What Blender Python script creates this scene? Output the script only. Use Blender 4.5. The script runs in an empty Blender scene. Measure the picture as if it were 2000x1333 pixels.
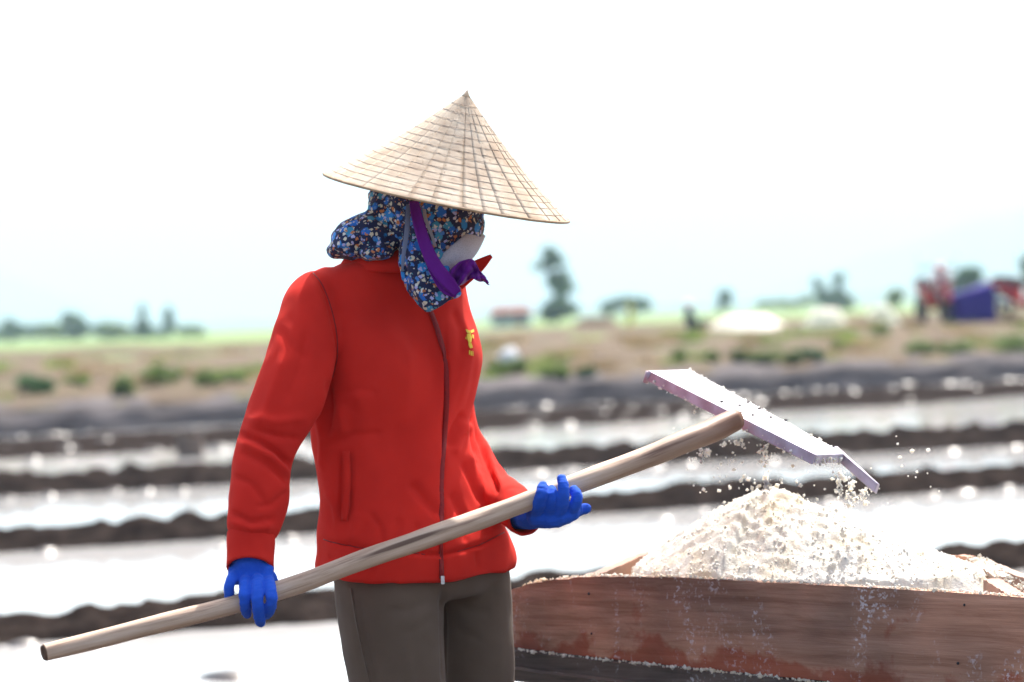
import bpy, bmesh, math, random
import numpy as np
from mathutils import Vector, Matrix, noise
from mathutils.bvhtree import BVHTree

random.seed(7); np.random.seed(7)
SC = bpy.context.scene
COL = SC.collection

# ------------------------------------------------------------------ camera
EYE = 1.24
LENS = 85.0
F = 2000 * LENS / 36.0            # focal length in photo pixels (2000 px wide)
PITCH = math.atan((666.5 - 620.0) / F)
ROLL = 0.040
r0 = Vector((1, 0, 0)); u0 = Vector((0, math.sin(PITCH), math.cos(PITCH)))
FW = Vector((0, math.cos(PITCH), -math.sin(PITCH)))
RT = r0 * math.cos(ROLL) - u0 * math.sin(ROLL)
UP = r0 * math.sin(ROLL) + u0 * math.cos(ROLL)
CAM = Vector((0, 0, EYE))
cd = bpy.data.cameras.new('camera'); cam = bpy.data.objects.new('camera', cd); COL.objects.link(cam)
cd.lens = LENS; cd.sensor_width = 36; cd.clip_end = 20000; cd.clip_start = 0.05
M = Matrix((RT, UP, -FW)).transposed().to_4x4(); M.translation = CAM
cam.matrix_world = M
cd.dof.use_dof = True; cd.dof.focus_distance = 4.02; cd.dof.aperture_fstop = 3.2
SC.camera = cam

# ------------------------------------------------------------------ light
SUN_EL = math.radians(56); SUN_AZ = math.radians(20)      # azimuth from +Y towards +X
world = bpy.data.worlds.new('World'); SC.world = world; world.use_nodes = True
wn = world.node_tree.nodes; wl = world.node_tree.links
bg = wn['Background']; sky = wn.new('ShaderNodeTexSky'); sky.sky_type = 'NISHITA'
sky.sun_disc = False; sky.sun_elevation = SUN_EL; sky.sun_rotation = SUN_AZ
sky.air_density = 1.0; sky.dust_density = 6.0; sky.ozone_density = 1.0; sky.altitude = 0
wl.new(sky.outputs[0], bg.inputs[0]); bg.inputs[1].default_value = 0.15
sl = bpy.data.lights.new('sun', 'SUN'); sun = bpy.data.objects.new('sun', sl); COL.objects.link(sun)
sl.energy = 4.6; sl.angle = math.radians(0.6); sl.color = (1.0, 0.95, 0.88)
S = Vector((math.sin(SUN_AZ) * math.cos(SUN_EL), math.cos(SUN_AZ) * math.cos(SUN_EL), math.sin(SUN_EL)))
sun.rotation_euler = S.to_track_quat('Z', 'Y').to_euler(); sun.location = (0, 0, 30)
SC.view_settings.view_transform = 'Standard'; SC.view_settings.look = 'None'
SC.view_settings.exposure = 1.1; SC.view_settings.gamma = 1
SC.render.engine = 'CYCLES'
cy = SC.cycles
cy.use_denoising = True; cy.max_bounces = 7; cy.diffuse_bounces = 3; cy.glossy_bounces = 3
cy.transmission_bounces = 4; cy.volume_bounces = 1; cy.sample_clamp_indirect = 6
cy.caustics_reflective = False; cy.caustics_refractive = False

# ------------------------------------------------------------------ helpers
def P(px, py, D):
    """photo pixel + depth along the view axis -> world point"""
    return CAM + FW * D + RT * ((px - 1000) / F * D) + UP * (-(py - 666.5) / F * D)
def horizon(px): return 620 - ROLL * (px - 1000)
def on_z(px, py, z):
    d = (P(px, py, 1.0) - CAM); t = (z - EYE) / d.z
    return CAM + d * t
RTn, UPn, FWn, CAMn = (np.array(v) for v in (RT, UP, FW, CAM))
def proj(co):
    q = co - CAMn; D = q @ FWn
    return 1000 + F * (q @ RTn) / D, 666.5 - F * (q @ UPn) / D, D

def mesh_obj(name, verts, faces, mat=None, parent=None, smooth=True, origin=None):
    me = bpy.data.meshes.new(name)
    me.from_pydata([tuple(v) for v in verts], [], faces); me.update()
    return obj_from(name, me, mat, parent, smooth)
def obj_from(name, me, mat=None, parent=None, smooth=True):
    me.name = name
    o = bpy.data.objects.new(name, me); COL.objects.link(o)
    if mat: me.materials.clear(); me.materials.append(mat)
    me.polygons.foreach_set('use_smooth', [smooth] * len(me.polygons))
    if parent: set_parent(o, parent)
    return o
def set_parent(o, p):
    o.parent = p
    m = Matrix.Identity(4); q = p
    while q is not None:
        m = q.matrix_parent_inverse @ q.matrix_basis @ m if q.parent else q.matrix_basis @ m
        q = q.parent
    o.matrix_parent_inverse = m.inverted()
def empty(name, loc):
    o = bpy.data.objects.new(name, None); COL.objects.link(o); o.location = loc
    o.empty_display_size = 0.1
    return o
def tag(o, label=None, cat=None, group=None, kind=None):
    if label: o['label'] = label
    if cat: o['category'] = cat
    if group: o['group'] = group
    if kind: o['kind'] = kind
    return o

class MB:
    """collects shapes into one mesh"""
    def __init__(s): s.v = []; s.f = []
    def add(s, v, f):
        n = len(s.v); s.v += [Vector(p) for p in v]; s.f += [tuple(i + n for i in q) for q in f]; return s
    def box(s, c, size, rot=None):
        R = rot or Matrix.Identity(3); c = Vector(c)
        v = [c + R @ Vector((x * size[0] / 2, y * size[1] / 2, z * size[2] / 2)) for x in (-1, 1) for y in (-1, 1) for z in (-1, 1)]
        return s.add(v, [(0, 1, 3, 2), (4, 6, 7, 5), (0, 4, 5, 1), (2, 3, 7, 6), (0, 2, 6, 4), (1, 5, 7, 3)])
    def ball(s, c, r, seg=12, rings=8, R=None):
        c = Vector(c); r = (r, r, r) if not hasattr(r, '__len__') else r
        v = []; f = []
        for i in range(1, rings):
            t = math.pi * i / rings
            for j in range(seg):
                a = 2 * math.pi * j / seg
                p = Vector((r[0] * math.sin(t) * math.cos(a), r[1] * math.sin(t) * math.sin(a), r[2] * math.cos(t)))
                v.append(c + (R @ p if R else p))
        t_, b_ = len(v), len(v) + 1
        for sg in (1, -1):
            p = Vector((0, 0, sg * r[2])); v.append(c + (R @ p if R else p))
        for i in range(rings - 2):
            for j in range(seg):
                k = (j + 1) % seg
                f.append((i * seg + j, (i + 1) * seg + j, (i + 1) * seg + k, i * seg + k))
        for j in range(seg):
            k = (j + 1) % seg
            f.append((t_, j, k)); f.append((b_, (rings - 2) * seg + k, (rings - 2) * seg + j))
        return s.add(v, f)
    def tube(s, pts, rad, n=14, cap=True, flat=None):
        """pts: world points, rad: radii; rounded caps"""
        pts = [Vector(p) for p in pts]; m = len(pts)
        T = []
        for i in range(m):
            t = pts[min(i + 1, m - 1)] - pts[max(i - 1, 0)]; T.append(t.normalized())
        x = T[0].orthogonal().normalized(); v = []; f = []
        for i in range(m):
            x = (x - T[i] * x.dot(T[i])).normalized(); y = T[i].cross(x)
            for j in range(n):
                a = 2 * math.pi * j / n
                v.append(pts[i] + (x * math.cos(a) + y * math.sin(a)) * rad[i])
        for i in range(m - 1):
            for j in range(n):
                k = (j + 1) % n
                f.append((i * n + j, i * n + k, (i + 1) * n + k, (i + 1) * n + j))
        if cap:
            f.append(tuple(range(n - 1, -1, -1))); f.append(tuple((m - 1) * n + j for j in range(n)))
        return s.add(v, f)
    def capsule(s, pts, rad, n=12):
        """chain of tapered capsules with round joints (for voxel union)"""
        s.tube(pts, rad, n)
        for p, r in zip(pts, rad): s.ball(p, r * 1.0, n, 8)
        return s
    def loft(s, rings, cap=True):
        n = len(rings[0]); v = [p for r in rings for p in r]; f = []
        for i in range(len(rings) - 1):
            for j in range(n):
                k = (j + 1) % n
                f.append((i * n + j, i * n + k, (i + 1) * n + k, (i + 1) * n + j))
        if cap:
            f.append(tuple(range(n - 1, -1, -1))); f.append(tuple((len(rings) - 1) * n + j for j in range(n)))
        return s.add(v, f)
    def sheet(s, rows, th=0.003):
        """grid of points -> thin solid sheet"""
        a = len(rows); b = len(rows[0]); g = [[Vector(p) for p in r] for r in rows]
        N = [[None] * b for _ in range(a)]
        for i in range(a):
            for j in range(b):
                du = g[min(i + 1, a - 1)][j] - g[max(i - 1, 0)][j]; dv = g[i][min(j + 1, b - 1)] - g[i][max(j - 1, 0)]
                nn = du.cross(dv); N[i][j] = nn.normalized() if nn.length > 1e-12 else Vector((0, -1, 0))
        v = [g[i][j] + N[i][j] * th / 2 for i in range(a) for j in range(b)] + [g[i][j] - N[i][j] * th / 2 for i in range(a) for j in range(b)]
        q = a * b; f = []
        for i in range(a - 1):
            for j in range(b - 1):
                k = (i * b + j, i * b + j + 1, (i + 1) * b + j + 1, (i + 1) * b + j)
                f.append(k); f.append(tuple(t + q for t in reversed(k)))
        for i in range(a - 1):
            for j in (0, b - 1):
                k = (i * b + j, (i + 1) * b + j, (i + 1) * b + j + q, i * b + j + q); f.append(k if j == 0 else k[::-1])
        for j in range(b - 1):
            for i in (0, a - 1):
                k = (i * b + j, i * b + j + 1, i * b + j + 1 + q, i * b + j + q); f.append(k[::-1] if i == 0 else k)
        return s.add(v, f)
    def build(s, name, mat=None, parent=None, smooth=True):
        return mesh_obj(name, s.v, s.f, mat, parent, smooth)
    def remesh(s, voxel, it=6, fac=0.5):
        me = bpy.data.meshes.new('tmp'); me.from_pydata([tuple(v) for v in s.v], [], s.f)
        bm = bmesh.new(); bm.from_mesh(me); bmesh.ops.recalc_face_normals(bm, faces=bm.faces); bm.to_mesh(me); bm.free()
        o = bpy.data.objects.new('tmp', me); COL.objects.link(o)
        m = o.modifiers.new('r', 'REMESH'); m.mode = 'VOXEL'; m.voxel_size = voxel
        if it:
            k = o.modifiers.new('s', 'SMOOTH'); k.factor = fac; k.iterations = it
        dg = bpy.context.evaluated_depsgraph_get()
        out = bpy.data.meshes.new_from_object(o.evaluated_get(dg))
        bpy.data.objects.remove(o); bpy.data.meshes.remove(me)
        return out

def spline(pts, n):
    """Catmull-Rom through tuples -> n samples"""
    a = np.array(pts, float); m = len(a)
    e = np.vstack([2 * a[0] - a[1], a, 2 * a[-1] - a[-2]]); out = []
    for t in np.linspace(0, m - 1, n):
        i = min(int(t), m - 2); u = t - i; p = e[i:i + 4]
        out.append(0.5 * ((2 * p[1]) + (-p[0] + p[2]) * u + (2 * p[0] - 5 * p[1] + 4 * p[2] - p[3]) * u * u + (-p[0] + 3 * p[1] - 3 * p[2] + p[3]) * u ** 3))
    return out
def px_tube(mb, pts, n=24, seg=18, chain=False):
    """pts (px,py,D,r_px) -> tube through them"""
    q = spline(pts, n) if n else pts
    w = [P(*p[:3]) for p in q]; r = [p[3] * p[2] / F for p in q]
    (mb.capsule if chain else mb.tube)(w, r, seg)
    return mb
def ribbon(mb, pts, th=0.0015, n=24, m=5, cup=0.0, face=None):
    """pts (px,py,D,half width px): strip facing the viewer side"""
    q = spline(pts, n); c = [P(*p[:3]) for p in q]; rows = []
    for i in range(n):
        t = (c[min(i + 1, n - 1)] - c[max(i - 1, 0)]).normalized()
        v = (c[i] - CAM).normalized() if face is None else Vector(face)
        s = t.cross(v).normalized(); nn = s.cross(t); w = q[i][3] * q[i][2] / F
        rows.append([c[i] + s * w * k + nn * cup * (1 - k * k) * w for k in np.linspace(-1, 1, m)])
    mb.sheet(rows, th); return mb

def mesh_np(me):
    co = np.empty(len(me.vertices) * 3); me.vertices.foreach_get('co', co)
    no = np.empty(len(me.vertices) * 3); me.vertex_normals.foreach_get('vector', no)
    return co.reshape(-1, 3), no.reshape(-1, 3)
def fbm(co, scale, oct=3):
    out = np.empty(len(co))
    for i, c in enumerate(co): out[i] = noise.fractal(Vector(c) * scale, 1.0, 2.0, oct)
    return out
def folds(me, lines, noise_amp=0.0, noise_scale=12, stretch=(1, 1, 1), gain=1.0):
    """press creases and raise folds in a cloth mesh. lines: (polyline px, half width px, height m)"""
    co, no = mesh_np(me); X, Y, D = proj(co)
    vd = co - CAMn; vd /= np.linalg.norm(vd, axis=1)[:, None]
    facing = np.clip(-(vd * no).sum(1) * 2.5 + 0.2, 0, 1)
    d = np.zeros(len(co))
    for pl, w, amp in lines:
        best = np.full(len(co), 1e9); tt = np.zeros(len(co)); L = 0
        seg = [(np.array(pl[i]), np.array(pl[i + 1])) for i in range(len(pl) - 1)]
        tot = sum(np.linalg.norm(b - a) for a, b in seg)
        for a, b in seg:
            ab = b - a; l2 = ab @ ab
            u = np.clip(((X - a[0]) * ab[0] + (Y - a[1]) * ab[1]) / l2, 0, 1)
            dd = np.hypot(X - a[0] - u * ab[0], Y - a[1] - u * ab[1])
            k = dd < best; best[k] = dd[k]; tt[k] = (L + u[k] * math.sqrt(l2)) / tot; L += math.sqrt(l2)
        taper = np.clip(np.minimum(tt, 1 - tt) * 6 + 0.15, 0, 1)
        d += amp * gain * np.exp(-(best / w) ** 2) * taper * facing
    if noise_amp: d += noise_amp * fbm(co * np.array(stretch), noise_scale, 3)
    co2 = co + no * d[:, None]
    me.vertices.foreach_set('co', co2.ravel()); me.update()
def bvh(me):
    bm = bmesh.new(); bm.from_mesh(me); t = BVHTree.FromBMesh(bm); bm.free(); return t
def hit(tree, px, py, off=0.001, default=None):
    d = (P(px, py, 1) - CAM).normalized(); loc, nor, i, dist = tree.ray_cast(CAM, d)
    if loc is None: return (default, -d)
    return loc + nor * off, nor

# ------------------------------------------------------------------ materials
def new_mat(name):
    m = bpy.data.materials.new(name); m.use_nodes = True
    nt = m.node_tree; b = nt.nodes['Principled BSDF']
    return m, nt, b
def nd(nt, t, **kw):
    n = nt.nodes.new(t)
    for k, v in kw.items():
        if k in n.inputs: n.inputs[k].default_value = v
        else: setattr(n, k, v)
    return n
def ramp(nt, stops, interp='LINEAR'):
    n = nt.nodes.new('ShaderNodeValToRGB'); cr = n.color_ramp; cr.interpolation = interp
    while len(cr.elements) < len(stops): cr.elements.new(0.5)
    for e, (p, c) in zip(cr.elements, stops):
        e.position = p; e.color = tuple(c) + (1,) if len(c) == 3 else c
    return n
def coords(nt, kind='Object', scale=(1, 1, 1)):
    tc = nt.nodes.new('ShaderNodeTexCoord'); mp = nt.nodes.new('ShaderNodeMapping')
    mp.inputs['Scale'].default_value = scale
    nt.links.new(tc.outputs[kind], mp.inputs[0]); return mp.outputs[0]
def mixc(nt, fac, a, b, mode='MIX'):
    n = nt.nodes.new('ShaderNodeMix'); n.data_type = 'RGBA'; n.blend_type = mode
    for sock, v in ((n.inputs[0], fac), (n.inputs[6], a), (n.inputs[7], b)):
        if hasattr(v, 'links'): nt.links.new(v, sock)
        elif isinstance(v, (int, float)): sock.default_value = v
        else: sock.default_value = tuple(v) + (1,) if len(v) == 3 else v
    return n.outputs[2]
def bump(nt, b, h, strength=0.3, dist=0.01):
    n = nt.nodes.new('ShaderNodeBump'); n.inputs['Strength'].default_value = strength; n.inputs['Distance'].default_value = dist
    nt.links.new(h, n.inputs['Height']); nt.links.new(n.outputs[0], b.inputs['Normal']); return n
def noisy(name, c1, c2, scale=5, rough=0.8, bstr=0.3, bdist=0.01, bscale=None, stretch=(1, 1, 1), detail=6, sheen=0, spec=0.3, metallic=0, lo=0.35, hi=0.65):
    m, nt, b = new_mat(name); v = coords(nt, 'Object', stretch)
    n = nd(nt, 'ShaderNodeTexNoise', Scale=scale, Detail=detail); nt.links.new(v, n.inputs['Vector'])
    r = ramp(nt, [(lo, c1), (hi, c2)]); nt.links.new(n.outputs[0], r.inputs[0]); nt.links.new(r.outputs[0], b.inputs['Base Color'])
    b.inputs['Roughness'].default_value = rough; b.inputs['Specular IOR Level'].default_value = spec
    b.inputs['Metallic'].default_value = metallic
    if sheen: b.inputs['Sheen Weight'].default_value = sheen; b.inputs['Sheen Roughness'].default_value = 0.5
    if bstr:
        n2 = nd(nt, 'ShaderNodeTexNoise', Scale=bscale or scale * 3, Detail=5); nt.links.new(v, n2.inputs['Vector'])
        bump(nt, b, n2.outputs[0], bstr, bdist)
    return m

def cloth(name, c1, c2, sheen=0.25, weave=900, rough=0.9, tint=None):
    m = noisy(name, c1, c2, 9, rough, 0.5, 0.0018, weave, sheen=sheen, spec=0.12)
    b = m.node_tree.nodes['Principled BSDF']
    if tint: b.inputs['Sheen Tint'].default_value = tint + (1,)
    return m
M_red = cloth('red_sweatshirt_fabric', (0.60, 0.020, 0.013), (0.70, 0.027, 0.017), 0.06, tint=(1, .35, .25))
def wrinkle(m, scale, strength, dist, stretch=(1, 1, 1)):
    nt = m.node_tree; b = nt.nodes['Principled BSDF']; old = b.inputs['Normal'].links[0].from_node
    n = nt.nodes.new('ShaderNodeTexNoise'); n.noise_type = 'RIDGED_MULTIFRACTAL'
    n.inputs['Scale'].default_value = scale; n.inputs['Detail'].default_value = 3; n.inputs['Distortion'].default_value = 0.8
    nt.links.new(coords(nt, 'Object', stretch), n.inputs['Vector'])
    q = nt.nodes.new('ShaderNodeBump'); q.inputs['Strength'].default_value = strength; q.inputs['Distance'].default_value = dist
    nt.links.new(n.outputs[0], q.inputs['Height']); nt.links.new(q.outputs[0], old.inputs['Normal'])
wrinkle(M_red, 7, 0.30, 0.006, (1, 1, .6))
M_zip = noisy('dark_red_zip', (0.22, 0.006, 0.008), (0.32, 0.01, 0.01), 300, 0.5, 0.4, 0.001, 700)
M_brown = cloth('brown_trouser_fabric', (0.125, 0.084, 0.058), (0.155, 0.106, 0.075), 0.1)
M_blue = cloth('blue_knit', (0.018, 0.085, 0.52), (0.028, 0.12, 0.66), 0.15, 600, tint=(.4, .5, 1))
wrinkle(M_blue, 45, 0.4, 0.002); wrinkle(M_brown, 8, 0.25, 0.006, (1, 1, .5))
M_purple = cloth('purple_satin', (0.12, 0.006, 0.20), (0.18, 0.012, 0.30), 0.1, 500, 0.5)
M_grey = noisy('grey_mesh', (0.36, 0.35, 0.40), (0.44, 0.43, 0.48), 12, 0.7, 0.0)
def mask_mat():
    m, nt, b = new_mat('perforated_grey_fabric'); v = coords(nt, 'Object')
    vo = nd(nt, 'ShaderNodeTexVoronoi', Scale=420); nt.links.new(v, vo.inputs['Vector'])
    r = ramp(nt, [(0.15, (0.38, 0.37, 0.43)), (0.45, (0.54, 0.53, 0.60))]); nt.links.new(vo.outputs['Distance'], r.inputs[0])
    nt.links.new(r.outputs[0], b.inputs['Base Color']); b.inputs['Roughness'].default_value = 0.75
    bump(nt, b, vo.outputs['Distance'], 0.4, 0.001); return m
M_mask = mask_mat()
M_skin = noisy('skin', (0.42, 0.25, 0.17), (0.48, 0.29, 0.2), 20, 0.55, 0)
M_rubber = noisy('rubber_boot', (0.02, 0.025, 0.03), (0.04, 0.045, 0.05), 8, 0.5, 0.1)
def floral():
    m, nt, b = new_mat('floral_cotton'); v = coords(nt, 'Object')
    nz = nd(nt, 'ShaderNodeTexNoise', Scale=160, Detail=2); nt.links.new(v, nz.inputs['Vector'])
    ad = nt.nodes.new('ShaderNodeVectorMath'); ad.operation = 'MULTIPLY_ADD'
    nt.links.new(nz.outputs['Color'], ad.inputs[0]); ad.inputs[1].default_value = (.009, .009, .009); nt.links.new(v, ad.inputs[2])
    col = (0.012, 0.018, 0.07)
    def layer(scale, r1, r2, stops, col, interp='CONSTANT'):
        vo = nd(nt, 'ShaderNodeTexVoronoi', Scale=scale); nt.links.new(ad.outputs[0], vo.inputs['Vector'])
        fr = ramp(nt, [(r1, (1, 1, 1)), (r2, (0, 0, 0))]); nt.links.new(vo.outputs['Distance'], fr.inputs[0])
        sp = nt.nodes.new('ShaderNodeSeparateColor'); nt.links.new(vo.outputs['Color'], sp.inputs[0])
        cr = ramp(nt, stops, interp); nt.links.new(sp.outputs[0], cr.inputs[0])
        mu = nt.nodes.new('ShaderNodeMath'); mu.operation = 'MULTIPLY'
        nt.links.new(fr.outputs[0], mu.inputs[0]); nt.links.new(cr.outputs[1], mu.inputs[1])
        return mixc(nt, mu.outputs[0], col, cr.outputs[0])
    c = layer(54, 0.42, 0.50, [(0, (.015, .16, .6, 1)), (.45, (.03, .28, .72, 1)), (.7, (0, 0, 0, 0)), (.86, (.05, .3, .5, 1))], col)
    c = layer(115, 0.36, 0.44, [(0, (.72, .66, .5, 1)), (.2, (0, 0, 0, 0)), (.34, (.62, .22, .07, 1)), (.46, (.5, .5, .8, 1)), (.62, (.75, .74, .68, 1)), (.74, (0, 0, 0, 0)), (.88, (.08, .25, .65, 1))], c)
    c = layer(210, 0.32, 0.42, [(0, (0, 0, 0, 0)), (.55, (.7, .65, .55, 1)), (.68, (.1, .3, .35, 1)), (.78, (0, 0, 0, 0)), (.9, (.5, .17, .06, 1))], c)
    nt.links.new(c, b.inputs['Base Color']); b.inputs['Roughness'].default_value = 0.85; b.inputs['Sheen Weight'].default_value = 0.1
    return m
M_floral = floral()
M_lining = noisy('blue_grey_lining', (0.16, 0.19, 0.3), (0.22, 0.26, 0.38), 14, 0.9, 0.2, 0.001, 500)

def palm_mat():
    m, nt, b = new_mat('dried_palm_leaf'); v = coords(nt, 'Object')
    at = nt.nodes.new('ShaderNodeAttribute'); at.attribute_name = 'tone'
    n = nd(nt, 'ShaderNodeTexNoise', Scale=28, Detail=6); nt.links.new(v, n.inputs['Vector'])
    n2 = nd(nt, 'ShaderNodeTexNoise', Scale=150, Detail=3); nt.links.new(v, n2.inputs['Vector'])
    ad = nt.nodes.new('ShaderNodeMath'); ad.operation = 'ADD'; nt.links.new(n.outputs[0], ad.inputs[0]); nt.links.new(at.outputs['Fac'], ad.inputs[1])
    r = ramp(nt, [(0.25, (0.50, 0.37, 0.26)), (0.48, (0.645, 0.525, 0.395)), (0.72, (0.74, 0.64, 0.51))]); nt.links.new(ad.outputs[0], r.inputs[0])
    r2 = ramp(nt, [(0.62, (0, 0, 0)), (0.78, (1, 1, 1))]); nt.links.new(n2.outputs[0], r2.inputs[0])
    c = mixc(nt, r2.outputs[0], r.outputs[0], (0.36, 0.24, 0.13))
    nt.links.new(c, b.inputs['Base Color']); b.inputs['Roughness'].default_value = 0.55; b.inputs['Specular IOR Level'].default_value = 0.3
    tr = nt.nodes.new('ShaderNodeBsdfTranslucent'); tr.inputs[0].default_value = (0.85, 0.70, 0.52, 1)
    mx = nt.nodes.new('ShaderNodeMixShader'); mx.inputs[0].default_value = 0.30
    out = nt.nodes['Material Output']
    nt.links.new(b.outputs[0], mx.inputs[1]); nt.links.new(tr.outputs[0], mx.inputs[2]); nt.links.new(mx.outputs[0], out.inputs[0])
    n3 = nd(nt, 'ShaderNodeTexNoise', Scale=90, Detail=5); nt.links.new(v, n3.inputs['Vector']); bump(nt, b, n3.outputs[0], 0.35, 0.002)
    return m
M_palm = palm_mat()
M_thread = noisy('stitching_thread', (0.54, 0.43, 0.36), (0.68, 0.57, 0.47), 40, 0.8, 0)
M_bamboo = noisy('bamboo_hoop', (0.40, 0.26, 0.15), (0.52, 0.36, 0.22), 60, 0.6, 0.1)

def handle_mat():
    m, nt, b = new_mat('weathered_pole_wood'); v = coords(nt, 'Object', (1, 1, 1))
    at = nt.nodes.new('ShaderNodeAttribute'); at.attribute_name = 'along'
    cx = nt.nodes.new('ShaderNodeAttribute'); cx.attribute_name = 'grain'
    n = nd(nt, 'ShaderNodeTexNoise', Scale=1.0, Detail=7, Roughness=0.65); nt.links.new(cx.outputs['Vector'], n.inputs['Vector'])
    r = ramp(nt, [(0.3, (0.26, 0.14, 0.085)), (0.45, (0.55, 0.375, 0.26)), (0.7, (0.70, 0.53, 0.40))]); nt.links.new(n.outputs[0], r.inputs[0])
    k = ramp(nt, [(0.70, (0, 0, 0)), (0.85, (.55, .55, .55)), (0.97, (1, 1, 1))]); nt.links.new(at.outputs['Fac'], k.inputs[0])
    c = mixc(nt, k.outputs[0], r.outputs[0], mixc(nt, 1.0, r.outputs[0], (0.30, 0.17, 0.11), 'MULTIPLY'))
    vo = nd(nt, 'ShaderNodeTexVoronoi', Scale=0.35); nt.links.new(cx.outputs['Vector'], vo.inputs['Vector'])
    kr = ramp(nt, [(0.10, (1, 1, 1)), (0.17, (0, 0, 0))]); nt.links.new(vo.outputs['Distance'], kr.inputs[0])
    c = mixc(nt, kr.outputs[0], c, (0.14, 0.07, 0.04))
    nt.links.new(c, b.inputs['Base Color']); b.inputs['Roughness'].default_value = 0.55
    bump(nt, b, n.outputs[0], 0.5, 0.003); return m
M_pole = handle_mat()
M_cut = noisy('cut_wood_end', (0.10, 0.055, 0.035), (0.2, 0.12, 0.08), 60, 0.9, 0.4, 0.004)
M_alu = noisy('dull_sheet_metal', (0.55, 0.52, 0.56), (0.72, 0.70, 0.74), 25, 0.45, 0.25, 0.002, 60, metallic=0.25, spec=0.5)
M_lilac = noisy('lilac_metal_edge', (0.40, 0.33, 0.39), (0.60, 0.56, 0.66), 30, 0.5, 0.3, 0.002, 80, metallic=0.2, spec=0.5)  # darker lilac tone of the blade's folded edges and lip
M_dark_metal = noisy('dark_rivet', (0.03, 0.03, 0.035), (0.08, 0.07, 0.07), 60, 0.5, 0, metallic=0.6)

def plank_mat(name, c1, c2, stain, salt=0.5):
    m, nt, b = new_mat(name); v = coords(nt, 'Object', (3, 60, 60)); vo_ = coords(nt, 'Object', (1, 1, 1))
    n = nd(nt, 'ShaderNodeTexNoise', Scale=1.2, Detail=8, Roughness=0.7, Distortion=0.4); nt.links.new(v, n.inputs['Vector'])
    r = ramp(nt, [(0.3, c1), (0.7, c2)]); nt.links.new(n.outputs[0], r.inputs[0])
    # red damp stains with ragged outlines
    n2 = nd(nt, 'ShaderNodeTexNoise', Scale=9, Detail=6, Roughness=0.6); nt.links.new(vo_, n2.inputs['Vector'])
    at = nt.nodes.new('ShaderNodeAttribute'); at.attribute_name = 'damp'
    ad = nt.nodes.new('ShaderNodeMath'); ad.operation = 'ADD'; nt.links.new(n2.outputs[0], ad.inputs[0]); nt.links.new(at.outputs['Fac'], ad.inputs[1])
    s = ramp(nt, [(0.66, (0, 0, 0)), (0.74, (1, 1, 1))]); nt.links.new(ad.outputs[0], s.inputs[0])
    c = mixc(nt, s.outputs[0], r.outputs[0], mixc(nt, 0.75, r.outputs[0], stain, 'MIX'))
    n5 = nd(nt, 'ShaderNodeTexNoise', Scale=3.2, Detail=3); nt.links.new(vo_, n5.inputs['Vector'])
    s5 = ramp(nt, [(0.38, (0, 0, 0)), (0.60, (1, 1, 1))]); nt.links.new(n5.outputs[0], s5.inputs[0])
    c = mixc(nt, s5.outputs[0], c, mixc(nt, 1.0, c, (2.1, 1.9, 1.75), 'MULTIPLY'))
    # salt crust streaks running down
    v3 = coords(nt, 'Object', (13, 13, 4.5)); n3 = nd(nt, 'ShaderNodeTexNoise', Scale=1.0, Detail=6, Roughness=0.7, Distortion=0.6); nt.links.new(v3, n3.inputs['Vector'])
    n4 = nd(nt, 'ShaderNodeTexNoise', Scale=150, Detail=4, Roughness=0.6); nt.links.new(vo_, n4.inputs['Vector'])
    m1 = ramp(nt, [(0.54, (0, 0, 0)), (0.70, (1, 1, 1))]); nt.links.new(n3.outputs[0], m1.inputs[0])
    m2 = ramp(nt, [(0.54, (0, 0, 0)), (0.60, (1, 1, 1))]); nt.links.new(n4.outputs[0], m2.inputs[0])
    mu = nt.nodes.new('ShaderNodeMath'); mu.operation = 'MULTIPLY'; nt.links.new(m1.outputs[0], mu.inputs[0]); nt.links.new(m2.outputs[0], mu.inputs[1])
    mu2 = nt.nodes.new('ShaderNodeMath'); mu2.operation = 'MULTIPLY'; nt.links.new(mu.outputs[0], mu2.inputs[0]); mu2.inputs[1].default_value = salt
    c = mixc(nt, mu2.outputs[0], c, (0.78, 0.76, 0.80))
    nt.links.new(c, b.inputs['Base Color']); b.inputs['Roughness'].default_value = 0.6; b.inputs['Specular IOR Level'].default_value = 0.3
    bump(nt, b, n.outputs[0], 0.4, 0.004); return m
M_plank = plank_mat('red_brown_plank', (0.165, 0.078, 0.05), (0.32, 0.185, 0.13), (0.17, 0.036, 0.016), 0.7)
M_plank2 = plank_mat('pale_plank', (0.32, 0.22, 0.17), (0.46, 0.34, 0.27), (0.25, 0.12, 0.08), 0.9)  # paler wood tone for the right end boards and top rail
M_beam = plank_mat('blackened_beam', (0.04, 0.03, 0.026), (0.10, 0.08, 0.068), (0.03, 0.02, 0.016), 0.5)
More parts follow.
